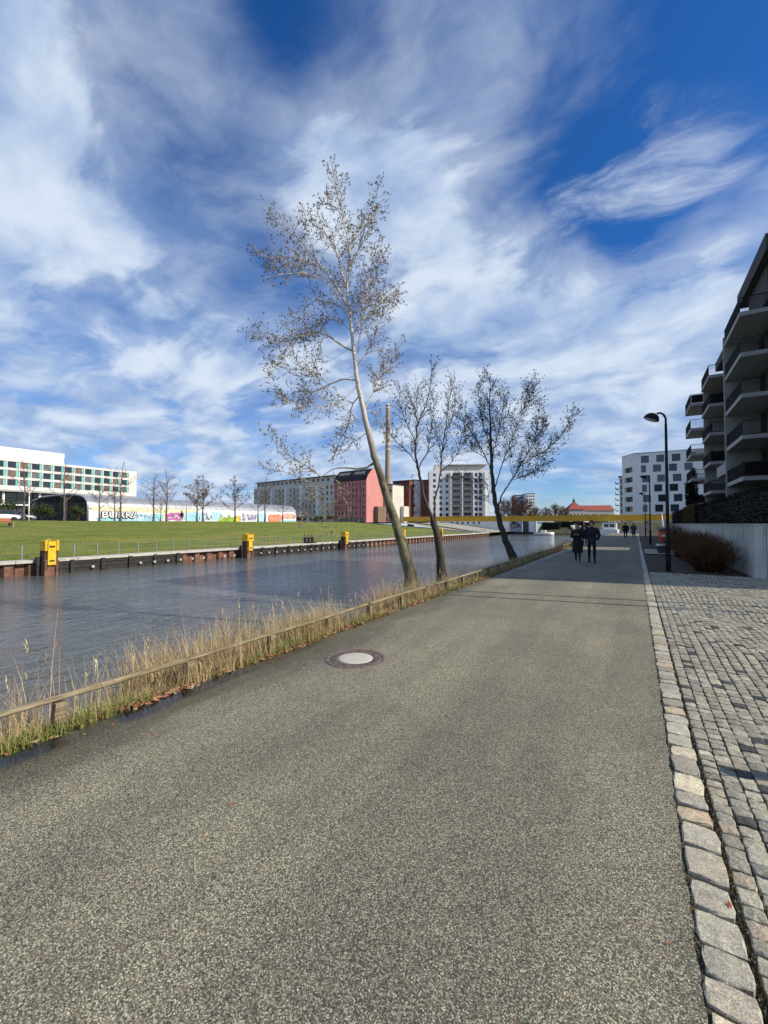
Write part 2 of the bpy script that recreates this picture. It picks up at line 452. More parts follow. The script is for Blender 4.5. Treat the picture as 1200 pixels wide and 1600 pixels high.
def water_mat():
    m = bpy.data.materials.new('water'); m.use_nodes = True; MATS['water'] = m
    t = NT(m.node_tree); b = t.n['Principled BSDF']
    co = t.new('ShaderNodeTexCoord').outputs['Object']
    b.inputs['Base Color'].default_value = (0.095, 0.106, 0.104, 1)
    b.inputs['Roughness'].default_value = 0.06; b.inputs['IOR'].default_value = 1.52
    a = t.noise(t.mapping(co, (1.0, 0.55, 1), (0, 0, R_(-20))), 0.9, 3, 0.55, 0.4)
    c = t.noise(t.mapping(co, (1.0, 0.45, 1), (0, 0, R_(12))), 3.1, 4, 0.6, 0.6)
    e = t.noise(t.mapping(co, (1.0, 0.6, 1), (0, 0, R_(-40))), 8.5, 3, 0.6)
    gust = t.smooth(t.noise(t.mapping(co, (0.5, 0.22, 1)), 0.25, 4, 0.6), 0.30, 0.68, 0.45, 1.15)
    h = t.math('ADD', t.math('MULTIPLY', a, 0.10), t.math('ADD', t.math('MULTIPLY', c, 0.105), t.math('MULTIPLY', e, 0.042)))
    bn = t.new('ShaderNodeBump'); bn.inputs['Distance'].default_value = 1.0
    t.put(bn.inputs['Strength'], t.math('MULTIPLY', gust, 0.85)); t.put(bn.inputs['Height'], h)
    t.l.new(bn.outputs[0], b.inputs['Normal'])
water_mat()

# ------------------------------------------------------------------ ground, path, pavement, water
def sheet(name, mat_, x0, x1, y0, y1, z, nx=1, ny=1, zf=None, kind='structure'):
    bm = BM(); g = []
    for i in range(nx+1):
        col = []
        for j in range(ny+1):
            x = x0+(x1-x0)*i/nx; y = y0+(y1-y0)*j/ny
            col.append(bm.verts.new((x, y, zf(x, y) if zf else z)))
        g.append(col)
    for i in range(nx):
        for j in range(ny):
            f = bm.faces.new((g[i][j], g[i+1][j], g[i+1][j+1], g[i][j+1])); f.smooth = zf is not None
    return props(obj(name, bm, mat_), kind=kind)

WATER = -1.2
bm = BM()
for (x0, x1, y0, y1, z) in ((-2500, -62, -600, 2500, 2.0), (-62, 2500, 130, 2500, 2.0)):
    quad(bm, (x0, y0, z), (x1, y0, z), (x1, y1, z), (x0, y1, z))
quad(bm, (0.30, -300, -0.06), (2500, -300, -0.06), (2500, 84, -0.06), (0.30, 84, -0.06))
props(obj('ground', bm, 'ground_far'), kind='structure')
sheet('water', 'water', -140, 260, -120, 150, WATER)
er = random.Random(2)
bm = BM(); ly = -8.0; prev = None
while ly < 84:
    st_ = 0.045 if ly < 9 else 0.25
    row = [bm.verts.new((PATH_L + 0.02*mnoise.noise(Vector((ly*2.0, 0, 0))) + er.uniform(-.004, .004), ly, 0)), bm.verts.new((PATH_R + 0.010*mnoise.noise(Vector((ly*5.0, 4, 0))) + er.uniform(-.005, .005), ly, 0))]
    if prev: bm.faces.new((prev[0], prev[1], row[1], row[0]))
    prev = row; ly += st_
props(obj('path', bm, 'asphalt'), kind='structure')

def bank_z(x, y):
    t = PATH_L - x
    z = -0.015 - 0.05*min(t, 0.3)/0.3
    if t > 0.25: z -= (t-0.25)*0.30
    if t > 1.4: z -= (t-1.4)*0.42
    return z + 0.05*mnoise.noise(Vector((x*1.7, y*1.7, 0)))*min(1, t*2)
sheet('river_bank', 'bank_earth', -7.2, PATH_L+0.01, -8, 84, 0, 26, 300, bank_z)

def lawn_z(x, y):
    t = min(1, max(0, (-28.9-x)/33.1))
    return -0.45 + 2.46*t + 0.10*mnoise.noise(Vector((x*0.12, y*0.12, 3)))*min(1, t*6)
sheet('lawn', 'lawn', -62.2, -28.9, -70, 88, 0, 60, 110, lawn_z)

def ramp_z(x, y):
    return max(lawn_z(x, y) - 0.25 - (y-88)*0.02, -0.5) if x < -31 else -0.5
sheet('paved_slope', 'paving_pale', -62.2, -28.9, 88, 130, 0, 40, 12, lambda x, y: -0.45 + (2.3)*min(1, max(0, (-31.0-x)/17.0)) - 0.02)
mat('far_green', (0.035, 0.045, 0.016), 0.95, col2=(0.075, 0.065, 0.030), vscale=0.6, bump=0.8, bscale=3)
sheet('far_bank', 'far_green', -23, 200, 119, 131, 0, 60, 8, lambda x, y: -0.9 + 2.9*min(1, (y-119)/9) + 0.3*mnoise.noise(Vector((x*0.3, y*0.3, 0))))
sheet('planting_bed', 'soil', 0.36, 3.07, 17.1, 84, 0, 14, 200, lambda x, y: 0.0 + 0.035*mnoise.noise(Vector((x*2.3, y*2.3, 5))))
sheet('courtyard_ground', 'joint', 0.372, 30, -20, 17.1, -0.018)

# ---- kerb row and cobbles: every stone modelled
def stone(g, cx, cy, wx, wy, ztop, col, r, rot=0.0, depth=0.07, cut=0.22):
    """one sett: an irregular rounded block with a slightly domed, chipped top."""
    n = 12; ca, sa = math.cos(rot), math.sin(rot); out = []
    for j in range(n):
        a = 2*math.pi*(j+0.5)/n
        c, s = math.cos(a), math.sin(a)
        k = 1.0/((abs(c)**9 + abs(s)**9)**(1/9))
        k *= 1 + r.uniform(-0.055, 0.03)
        out.append((c*k*wx/2, s*k*wy/2))
    tilt = (r.uniform(-0.05, 0.05), r.uniform(-0.05, 0.05))
    vs = []
    for (f, dz_) in ((1.0, -depth), (1.0, -0.011), (0.97, -0.003), (0.90, 0.0)):
        for (x, y) in out:
            jx = r.uniform(-0.0025, 0.0025)
            xx, yy = x*f+jx, y*f-jx
            z = ztop + dz_ + (tilt[0]*xx + tilt[1]*yy + r.uniform(-0.003, 0.003) if dz_ > -depth else 0)
            vs.append((cx + xx*ca - yy*sa, cy + xx*sa + yy*ca, z))
    vs.append((cx, cy, ztop + 0.003 + r.uniform(-0.003, 0.004)))
    fs = [(k*n+j, k*n+(j+1) % n, (k+1)*n+(j+1) % n, (k+1)*n+j) for k in range(3) for j in range(n)]
    fs += [(3*n+j, 3*n+(j+1) % n, 4*n) for j in range(n)]
    v = r.uniform(0.85, 1.15)
    g.add(vs, fs, tuple(c*v for c in col))
r = random.Random(21)
KCOL = [(0.40, 0.385, 0.335)]*10 + [(0.45, 0.42, 0.34), (0.52, 0.48, 0.38), (0.46, 0.38, 0.28), (0.47, 0.39, 0.29), (0.37, 0.34, 0.29), (0.34, 0.32, 0.28), (0.30, 0.29, 0.265)]
g = Geo(); y = -2.0
while y < 84:
    l = r.uniform(0.12, 0.24) if y < 17 else r.uniform(0.4, 0.9)
    w_ = r.uniform(0.150, 0.172)
    stone(g, 0.267 + r.uniform(-0.006, 0.006), y+l/2, w_, l-r.uniform(0.006, 0.016), 0.006 + r.uniform(-0.004, 0.006), r.choice(KCOL) if y < 17 else (0.34, 0.34, 0.33), r, r.uniform(-0.05, 0.05))
    y += l
props(g.build('kerb', 'granite'), kind='structure')
sheet('kerb_bedding', 'joint', 0.165, 0.30, -20, 84, -0.007)
sheet('kerb_gutter', 'joint', 0.30, 0.372, -20, 84, -0.038)
CCOL = [(0.30, 0.292, 0.25)]*7 + [(0.37, 0.355, 0.30)]*4 + [(0.25, 0.245, 0.22)]*3 + [(0.055, 0.055, 0.058)]*1 + [(0.28, 0.25, 0.22), (0.32, 0.28, 0.23), (0.40, 0.38, 0.33)]
g = Geo(); cx = 0.366; k = 0
while cx < 8.5:
    cw = r.uniform(0.086, 0.102); y = max(-1.5, (cx-0.6)*1.1 - 1.5)
    while y < 17.05:
        l = r.uniform(0.074, 0.110)
        xo = 0.055*math.sin(y*1.1 + cx*0.55)*min(1, max(0, (cx-0.60)/0.8)) + 0.018*math.sin(y*3.7+cx)*min(1, max(0, (cx-0.60)/0.8))
        col = r.choice(CCOL)
        if y < 2.4 and r.random() < 0.22: col = (0.050, 0.050, 0.055)
        stone(g, cx + cw/2 + xo, y+l/2, cw-r.uniform(0.002, 0.009), l-r.uniform(0.002, 0.009), -0.004 + r.uniform(-0.005, 0.005), col, r, r.uniform(-0.09, 0.09) - 0.06*math.cos(y*1.1+cx*0.55)*min(1, max(0, (cx-0.6)/0.8)), 0.045)
        y += l
    cx += cw; k += 1
props(g.build('cobbled_pavement', 'granite'), kind='structure')

# ------------------------------------------------------------------ manhole in the path
mh_z, mh_X = at_X(556, -2.965)[0], -2.965
mh = empty('manhole', (mh_X, 4.30, 0.0), 'round manhole cover with pale concrete middle and rusty iron ring', 'manhole cover')
mat('iron_ring', (0.17, 0.125, 0.105), 0.6, col2=(0.085, 0.065, 0.055), vscale=14, bump=0.5, bscale=60)
mat('lid_concrete', (0.47, 0.45, 0.39), 0.8, var=0.12, vscale=9, bump=0.3, bscale=60)
def ring(bm, r0, r1, z0, z1, n=56):
    a = [[Vector((rr*math.cos(2*math.pi*j/n), rr*math.sin(2*math.pi*j/n), zz)) for j in range(n)] for rr, zz in ((r1, z0), (r1, z1-0.002), (r1-0.003, z1), (r0+0.003, z1), (r0, z1-0.002), (r0, z0))]
    loft(bm, a, cap=False)
bm = BM(); ring(bm, 0.325, 0.372, -0.02, 0.008); obj('frame', bm, 'iron_ring', mh)
bm = BM(); ring(bm, 0.212, 0.312, -0.02, 0.004)
for k in range(36):
    a = 2*math.pi*k/36
    for rr, ln in ((0.245, 0.022), (0.285, 0.022)):
        box(bm, rr-ln/2, rr+ln/2, -0.007, 0.007, 0.004, 0.011, 0, Matrix.Rotation(a + (0.09 if rr > 0.26 else 0), 4, 'Z'))
obj('lid_ring', bm, 'iron_ring', mh)
bm = BM(); n = 48
loft(bm, [[Vector((rr*math.cos(2*math.pi*j/n), rr*math.sin(2*math.pi*j/n), zz)) for j in range(n)] for rr, zz in ((0.210, -0.02), (0.210, 0.006), (0.204, 0.009), (0.10, 0.010))])
obj('lid_centre', bm, 'lid_concrete', mh)
bm = BM(); ring(bm, 0.312, 0.326, -0.02, -0.006); obj('gap', bm, 'rubber', mh)

# ------------------------------------------------------------------ wooden rail fence
def wood_mat():
    m = bpy.data.materials.new('wood_old'); m.use_nodes = True; MATS['wood_old'] = m
    t = NT(m.node_tree); b = t.n['Principled BSDF']
    co = t.new('ShaderNodeTexCoord').outputs['Object']
    gr = t.noise(t.mapping(co, (14, 1.2, 14)), 3.0, 6, 0.65)
    n = t.noise(co, 1.3, 4, 0.6)
    c = t.mix(t.smooth(gr, 0.35, 0.68), (0.135, 0.100, 0.060), (0.34, 0.27, 0.17))
    c = t.mix(t.math('MULTIPLY', t.smooth(n, 0.42, 0.62), 0.55), c, (0.13, 0.135, 0.045))
    t.put(b.inputs['Base Color'], c); b.inputs['Roughness'].default_value = 0.85
    bn = t.new('ShaderNodeBump'); bn.inputs['Strength'].default_value = 0.7; bn.inputs['Distance'].default_value = 0.006
    t.l.new(gr, bn.inputs['Height']); t.l.new(bn.outputs[0], b.inputs['Normal'])
wood_mat()
FX = -4.08
fence = empty('rail_fence', (FX, 0, 0), 'low weathered wooden rail fence along the left edge of the path', 'fence')
r = random.Random(4)
ys = [0.47 + 1.175*k for k in range(-2, 32)]
for k, y in enumerate(ys):
    bm = BM(); h = 0.195 + r.uniform(-0.012, 0.012); tl = r.uniform(-0.012, 0.012)
    rings = []
    for zz in (-0.35, -0.02, 0.10, h-0.012, h):
        s_ = 0.038 if zz < h else 0.033
        rings.append([Vector((a*s_ + tl*zz*2 + r.uniform(-0.003, 0.003), y + b_*s_ + r.uniform(-0.003, 0.003), zz)) for a, b_ in ((-1, -1), (0, -1.03), (1, -1), (1.03, 0), (1, 1), (0, 1.03), (-1, 1), (-1.03, 0))])
    loft(bm, rings); 
    for f in bm.faces: f.smooth = False
    obj('post', bm, 'wood_old', fence)
k = 0
while k < len(ys)-1:
    n = r.choice((2, 2, 3)); e = min(k+n, len(ys)-1)
    y0, y1 = ys[k]-0.03, ys[e]-0.045
    bm = BM(); rings = []; m = 14; off = r.uniform(-0.008, 0.008)
    for i in range(m+1):
        t = i/m; y = y0+(y1-y0)*t
        zc = 0.226 + 0.008*math.sin(t*3.1+k) + off*0.4; xc = off + 0.006*math.sin(t*5+k)
        ww, hh = 0.040 + 0.005*math.sin(t*9+k*2), 0.024 + 0.003*math.sin(t*7+k)
        rings.append([Vector((xc + ww*math.cos(a), y, zc + hh*math.sin(a)*(1 if math.sin(a) > 0 else 1.0))) for a in (2*math.pi*(j+0.5)/10 for j in range(10))])
    loft(bm, rings); obj('rail', bm, 'wood_old', fence)
    k = e

# ------------------------------------------------------------------ grasses, leaves
r = random.Random(12)
STRAW = [(0.64, 0.46, 0.23), (0.54, 0.38, 0.19), (0.72, 0.55, 0.31), (0.42, 0.27, 0.13), (0.60, 0.48, 0.28), (0.30, 0.20, 0.11), (0.40, 0.36, 0.14)]
GREEN = [(0.13, 0.18, 0.03), (0.19, 0.24, 0.045), (0.10, 0.14, 0.025), (0.28, 0.28, 0.09), (0.34, 0.30, 0.13)]
LEAF = [(0.24, 0.10, 0.05), (0.32, 0.15, 0.07), (0.18, 0.08, 0.045), (0.38, 0.22, 0.12), (0.26, 0.16, 0.10), (0.42, 0.28, 0.18)]
def rdir():
    a = r.uniform(0, 2*math.pi); return (math.cos(a), math.sin(a))
def clumpy(x, y, s=0.9, o=0.0):
    return mnoise.noise(Vector((x*s+o, y*s-o, o)))
dry = Geo()
for i in range(72000):
    y = -1.2 + 42*r.random()**1.55
    x = FX - 0.12 - abs(r.gauss(0.75, 0.62)) if r.random() < 0.86 else FX + r.uniform(-0.05, 0.14)
    if x < -6.9: continue
    c = clumpy(x, y, 0.75)
    if c < -0.05 + 0.28*r.random() and r.random() < 0.86: continue
    if y < 3.2 and c < 0.10 and x < FX-0.3 and r.random() < 0.55: continue
    zb = bank_z(x, y); cl = 0.5+0.5*clumpy(x, y, 0.5, 9)
    h = r.uniform(0.14, 0.50)*(0.30+1.25*max(0.0, cl+0.35*clumpy(x, y, 2.2, 3)))
    if h < 0.05: continue
    if x < FX-0.5: h *= 1.30
    col = r.choice(STRAW); d = rdir(); v = r.uniform(0.65, 1.2)
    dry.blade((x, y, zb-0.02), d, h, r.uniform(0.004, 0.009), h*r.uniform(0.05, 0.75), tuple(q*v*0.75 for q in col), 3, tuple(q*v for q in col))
for i in range(15000):
    y = -1.2 + 26*r.random()**1.7; x = FX + r.gauss(-0.12, 0.16)
    if x > PATH_L - 0.03 or clumpy(x, y, 1.0, 6) < -0.18: continue
    h = r.uniform(0.05, 0.20); col = r.choice(STRAW); v = r.uniform(0.6, 1.1); d = rdir()
    dry.blade((x, y, bank_z(x, y)-0.01), d, h, r.uniform(0.003, 0.007), h*r.uniform(0.3, 1.3), tuple(q*v*0.7 for q in col), 3, tuple(q*v for q in col))
for i in range(650):                        # standing stalks with seed heads
    y = -1.0 + 36*r.random()**1.5; x = FX - r.uniform(0.35, 2.3)
    zb = bank_z(x, y); h = r.uniform(0.5, 0.95); d = rdir(); b_ = h*r.uniform(0.03, 0.4)
    col = tuple(q*r.uniform(0.8, 1.1) for q in r.choice(STRAW))
    dry.blade((x, y, zb), d, h, 0.0065, b_, col, 4)
    if r.random() < 0.4:
        tx, ty, tz = x+d[0]*b_, y+d[1]*b_, zb+h*0.93
        for q in range(7):
            e = rdir(); dry.blade((tx+r.uniform(-.01, .01), ty+r.uniform(-.01, .01), tz-0.02*q), e, r.uniform(0.03, 0.07), 0.008, 0.03, tuple(p*1.1 for p in col), 2)
def at_px(px, X): return at_X(px, X)[1]
for (px, X, h, lean) in ((84, -4.9, 0.95, 0.05), (100, -5.1, 1.75, -0.05), (45, -4.7, 0.62, 0.3), (297, -5.6, 0.80, -0.15), (160, -4.9, 0.7, 0.25), (450, -5.8, 0.7, -0.1), (130, -4.8, 0.5, 0.4), (275, -5.4, 0.7, -0.05)):
    y = at_px(px, X); dry.blade((X, y, bank_z(X, y)), (CY, SY), h+0.25, 0.013, lean+0.02, (0.50, 0.40, 0.26) if h < 1.5 else (0.22, 0.10, 0.08), 5)
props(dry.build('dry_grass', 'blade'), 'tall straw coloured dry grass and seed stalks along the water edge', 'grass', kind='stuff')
gr = Geo()
for i in range(22000):
    y = -1.2 + 24*r.random()**1.8; x = PATH_L - abs(r.gauss(0.05, 0.27)) + 0.02
    if x < -5.6: continue
    c = clumpy(x*0.6, y, 0.95, 4) 
    if c < 0.0 and r.random() < 0.90: continue
    zb = bank_z(x, y); h = r.uniform(0.05, 0.17)*(1.0 + 0.6*max(0, c))
    col = r.choice(GREEN); v = r.uniform(0.7, 1.25); d = rdir()
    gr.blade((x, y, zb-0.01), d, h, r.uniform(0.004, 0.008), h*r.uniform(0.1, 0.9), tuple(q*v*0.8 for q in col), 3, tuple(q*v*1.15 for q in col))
for i in range(700):                        # broad weeds
    y = -0.5 + 14*r.random()**1.4; x = PATH_L - r.uniform(0.0, 0.35)
    if clumpy(x, y, 0.9, 14) < 0.05: continue
    for q in range(6):
        d = rdir(); gr.blade((x, y, bank_z(x, y)), d, r.uniform(0.02, 0.06), 0.022, r.uniform(0.03, 0.07), tuple(p*r.uniform(0.7, 1.2) for p in GREEN[q % 4]), 3)
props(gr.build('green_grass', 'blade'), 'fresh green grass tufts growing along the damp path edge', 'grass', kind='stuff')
mg = Geo(); MC = [(0.09, 0.10, 0.025), (0.13, 0.12, 0.04), (0.07, 0.06, 0.03), (0.16, 0.12, 0.06)]
for i in range(9000):
    q = r.random()
    y = 0.3 + 10*r.random()**1.5
    if q < 0.30: x = 0.357 + r.gauss(0, 0.008)
    elif q < 0.55: x = 0.182 + r.gauss(0, 0.009)
    else: x = 0.38 + 0.098*r.randint(0, 28) + r.gauss(0, 0.01)
    if clumpy(x*1.5, y, 1.3, 31) < 0.02: continue
    zb = -0.02 if x > 0.3 else -0.006
    d = rdir(); mg.blade((x, y, zb), d, r.uniform(0.008, 0.022), r.uniform(0.003, 0.007), r.uniform(0.002, 0.014), tuple(p*r.uniform(0.6, 1.3) for p in r.choice(MC)), 2)
for i in range(2600):                       # grit lying in the gaps and along the kerb
    y = 0.3 + 8*r.random()**1.4; x = r.choice((0.180, 0.357)) + r.gauss(0, 0.016) if r.random() < 0.7 else r.uniform(-3.6, 2.0)
    s_ = r.uniform(0.0015, 0.0045); zb = 0.002 if x < 0.18 else (0.0 if x < 0.3 else -0.010)
    cgrit = r.choice([(0.30, 0.28, 0.22), (0.15, 0.14, 0.12), (0.42, 0.38, 0.30)])
    P8 = [(x-s_, y-s_*0.7, zb-0.004), (x+s_, y-s_*0.6, zb-0.004), (x+s_*0.8, y+s_, zb-0.004), (x-s_*0.9, y+s_*0.8, zb-0.004), (x+r.uniform(-.4, .4)*s_, y+r.uniform(-.4, .4)*s_, zb+s_*1.1)]
    mg.add(P8, [(0, 1, 4), (1, 2, 4), (2, 3, 4), (3, 0, 4)], cgrit)
props(mg.build('joint_moss', 'blade'), 'moss and grit in the joints along the kerb', 'moss', kind='stuff')
lw = Geo(); LG = [(0.12, 0.18, 0.025), (0.17, 0.21, 0.035), (0.24, 0.24, 0.07), (0.08, 0.12, 0.02)]
for i in range(15000):
    x = -29.7 - 31.5*r.random(); y = -2 + 88*r.random()**1.25
    c0 = clumpy(x*0.35, y*0.12, 0.9, 21)
    if c0 < 0.0 and r.random() < 0.6: continue
    col = r.choice(LG); zb = lawn_z(x, y); v = r.uniform(0.65, 1.2)
    for q in range(3):
        d = rdir(); h = r.uniform(0.05, 0.15)
        lw.blade((x+r.uniform(-.1, .1), y+r.uniform(-.1, .1), zb-0.02), d, h, 0.03, h*0.8, tuple(p*v for p in col), 2)
props(lw.build('lawn_grass', 'blade'), 'uneven tufts of grass over the sloping lawn across the water', 'grass', kind='stuff')
lf = Geo()
def leaf(x, y, z, s, col, up=0.5):
    a = r.uniform(0, 6.28); t = Vector((math.cos(a), math.sin(a), r.uniform(-up, up))).normalized()
    u = t.cross(Vector((r.uniform(-up, up), r.uniform(-up, up), 1))).normalized(); nrm = t.cross(u)
    c = Vector((x, y, z)); k = r.uniform(0.1, 0.4)*s
    P_ = [c-t*s, c-t*s*0.1+u*s*0.5+nrm*k, c+t*s, c-t*s*0.1-u*s*0.5+nrm*k]
    lf.add([tuple(p) for p in P_], [(0, 1, 2), (0, 2, 3)], tuple(q*r.uniform(0.7, 1.2) for q in col))
for i in range(9000):
    y = -1.0 + 20*r.random()**1.5; x = PATH_L - abs(r.gauss(0.20, 0.22)) + 0.03
    if clumpy(x, y, 1.1, 2) < -0.05 and r.random() < 0.85: continue
    leaf(x, y, bank_z(x, y) + r.uniform(0.005, 0.05), r.uniform(0.018, 0.042), r.choice(LEAF), 0.7)
for i in range(420):
    y = 16 + 24*r.random(); x = PATH_L - abs(r.gauss(0.2, 0.3)) + 0.03
    leaf(x, y, bank_z(x, y)+0.02, r.uniform(0.02, 0.04), r.choice(LEAF), 0.6)
for i in range(110):                         # blown onto the path and cobbles
    y = r.uniform(1.0, 14); x = r.uniform(-3.7, 1.5) if r.random() < 0.4 else r.uniform(-3.8, -3.0)
    leaf(x, y, 0.010, r.uniform(0.012, 0.024), r.choice(LEAF), 0.25)
for i in range(700):                        # litter in the bed
    leaf(r.uniform(0.4, 3.0), r.uniform(17.2, 34), 0.03, r.uniform(0.02, 0.04), r.choice(LEAF), 0.5)
props(lf.build('fallen_leaves', 'leaf'), 'curled brown fallen leaves lying along the path edge', 'leaves', kind='stuff')

# ------------------------------------------------------------------ trees
def bark(name, pale, dark, lo, z0, z1, scale=7.0):
    m = bpy.data.materials.new(name); m.use_nodes = True; MATS[name] = m
    t = NT(m.node_tree); b = t.n['Principled BSDF']
    co = t.new('ShaderNodeTexCoord').outputs['Object']
    z = t.sep(co)[2]
    n = t.noise(t.mapping(co, (1, 1, 0.45)), scale, 6, 0.7)
    n2 = t.noise(t.mapping(co, (1, 1, 2.2)), scale*1.7, 4, 0.7)
    up = t.mix(t.smooth(n2, 0.56, 0.66), pale, dark)
    dn = t.mix(t.smooth(n, 0.42, 0.62), lo, tuple(c*0.35 for c in lo))
    f = t.smooth(t.math('ADD', z, t.math('MULTIPLY', t.math('SUBTRACT', n, 0.5), 1.2)), z0, z1)
    t.put(b.inputs['Base Color'], t.mix(f, dn, up)); b.inputs['Roughness'].default_value = 0.85
    bn = t.new('ShaderNodeBump'); bn.inputs['Strength'].default_value = 0.6; bn.inputs['Distance'].default_value = 0.02
    t.l.new(n, bn.inputs['Height']); t.l.new(bn.outputs[0], b.inputs['Normal'])
bark('bark_poplar', (0.58, 0.53, 0.44), (0.12, 0.10, 0.075), (0.19, 0.165, 0.095), 3.2, 5.4)
bark('bark_dark', (0.055, 0.043, 0.032), (0.020, 0.016, 0.013), (0.050, 0.042, 0.030), 1.0, 2.0)
bark('bark_brown', (0.13, 0.10, 0.075), (0.06, 0.045, 0.035), (0.12, 0.10, 0.08), 1.0, 2.0)
mat('twig_pale', (0.34, 0.28, 0.20), 0.8); mat('twig_dark', (0.055, 0.043, 0.034), 0.8); mat('twig_brown', (0.14, 0.085, 0.06), 0.8)
mat('bud', (1, 1, 1), 0.7, attr='col', spec=0.2)

def resample(pts, step):
    out = [pts[0]]
    for i in range(len(pts)-1):
        p0, p1, p2, p3 = pts[max(i-1, 0)], pts[i], pts[i+1], pts[min(i+2, len(pts)-1)]
        n = max(1, int((p2-p1).length/step))
        for k in range(1, n+1):
            t = k/n
            out.append(0.5*((2*p1) + (p2-p0)*t + (2*p0-5*p1+4*p2-p3)*t*t + (3*p1-p0-3*p2+p3)*t**3))
    return out
class Tree:
    def __init__(s, seed, budcols, budsize, up=0.35, budrate=1.0, droop=0.0):
        s.wood, s.tw, s.bud = Geo(), Geo(), Geo(); s.r = random.Random(seed)
        s.bc, s.bs, s.up, s.br, s.droop = budcols, budsize, up, budrate, droop; s.tp = 1.15; s.gk = 1.0
    def limb(s, pts, r0, r1, n=8, step=0.15, wob=0.012):
        p = resample(pts, step); k = len(p); r = s.r
        p = [q + Vector((r.gauss(0, wob), r.gauss(0, wob), r.gauss(0, wob)))*(0 if i == 0 else 1) for i, q in enumerate(p)]
        s.wood.tube(p, [(r1 + (r0-r1)*(1-i/(k-1))**s.tp)*(1 + (0.55*math.exp(-i*0.45) if r0 > 0.12 else 0)) for i in range(k)], n); return p
    def buds(s, p, t):
        r = s.r
        if r.random() > s.br: return
        for _ in range(r.choice((1, 1, 2))):
            d_ = (t*0.5 + Vector((r.gauss(0, .6), r.gauss(0, .6), r.gauss(0.1, .6)))).normalized(); L = s.bs*r.uniform(0.6, 1.35)
            u, v = frame(d_); wv = L*0.26; m_ = p + d_*L*0.5
            c = r.choice(s.bc)
            s.bud.add([tuple(p), tuple(m_+u*wv), tuple(p+d_*L), tuple(m_-u*wv), tuple(m_+v*wv), tuple(m_-v*wv)], [(0, 1, 2, 3), (0, 4, 2, 5)], tuple(q*r.uniform(0.7, 1.25) for q in c))
    def twig(s, p0, d_, L, rad, depth):
        r = s.r; n = max(2, int(L/0.11)); p = [p0]; t = d_.normalized()
        for i in range(n):
            t = (t + Vector((r.gauss(0, .13), r.gauss(0, .13), r.gauss(0, .13) + s.up*0.16 - s.droop*0.1))).normalized()
            p.append(p[-1] + t*(L/n))
        s.tw.tube(p, [rad*(1-0.62*i/n) for i in range(n+1)], 3)
        for i in range(1, n+1):
            tt = (p[i]-p[i-1]).normalized()
            if depth > 0:
                if r.random() < 0.80:
                    u, v = frame(tt); a = r.uniform(0, 6.28)
                    s.twig(p[i], tt*r.uniform(0.5, 1.0) + (u*math.cos(a)+v*math.sin(a))*0.75, L*r.uniform(0.25, 0.55)*(1-0.5*i/n), rad*0.62, depth-1)
            else: s.buds(p[i], tt)
        s.buds(p[-1], t)
    def dress(s, pts, t0, gap, L, rad, depth=1, end=True, side=None):
        """twigs along a limb from fraction t0 to its tip."""
        r = s.r; k = len(pts); tot = sum((b-a).length for a, b in zip(pts, pts[1:])); acc = 0
        for i in range(1, k):
            seg = (pts[i]-pts[i-1]); acc += seg.length
            f = sum((b-a).length for a, b in zip(pts[:i+1], pts[1:i+1]))/tot
            if f < t0: acc = 0; continue
            while acc > gap*s.gk:
                acc -= gap*s.gk*r.uniform(0.7, 1.3)
                tt = seg.normalized(); u, v = frame(tt); a = r.uniform(0, 6.28)
                if side is not None: a = r.gauss(0, 1.2); 
                dr = (u*math.cos(a)+v*math.sin(a)) if side is None else (side*math.cos(a) + u*math.sin(a)*0.6)
                s.twig(pts[i], tt*r.uniform(0.4, 1.1) + dr*0.85 + Vector((0, 0, s.up*0.4)), L*r.uniform(0.5, 1.15)*(1.05-0.45*f), rad*(1.1-0.5*f), depth)
        if end: s.twig(pts[-1], (pts[-1]-pts[-2]), L*0.7, rad, depth)
    def build(s, name, loc, label, bark_, twig_, group=None, rz=0):
        e = empty(name, loc, label, 'tree', rz, group)
        s.wood.build('trunk', bark_, e, smooth=True)
        c = s.tw.build('crown', twig_, e)
        if s.bud.v: s.bud.build('foliage', 'bud', c)
        return e

def plane_tree(px0, py0, X, seed, cols, bs, **kw):
    """a tree whose limbs are sketched in the vertical plane facing the viewer and pushed off it for depth."""
    z, y = at_X(px0, X); base = Vector((X, y, bank_z(X, y)-0.1))
    t = Tree(seed, cols, bs, **kw)
    def L(pts, dd=0.0):
        out = []; n = len(pts)
        for i, (a, b_) in enumerate(pts):
            p = pix(a, b_, z) ; f = i/(n-1)
            out.append(p + Vector((-SY, CY, 0))*dd*f*f*1.0 + Vector((-SY, CY, 0))*0 - base)
        return out
    return t, L, base, z
BUDC = [(0.28, 0.21, 0.13), (0.34, 0.26, 0.16), (0.20, 0.15, 0.10), (0.40, 0.32, 0.21), (0.30, 0.26, 0.16)]
t, L, base, z = plane_tree(641, 895, -5.0, 3, BUDC, 0.047, up=0.40, budrate=0.85); t.gk = 0.38
base_pts = L([(643, 915), (640, 893), (631, 858), (620, 822), (608, 785), (596, 748), (585, 712), (575, 672), (566, 632), (558, 592), (553, 552), (548, 508), (544, 470), (541, 440), (543, 418), (545, 395), (541, 359), (533, 327), (526, 290), (520, 262)])
t.tp = 1.6; trunk = t.limb(base_pts, 0.152, 0.010, 12, 0.12, 0.006); t.tp = 1.1
t.dress(trunk, 0.66, 0.12, 0.75, 0.0085, 1)
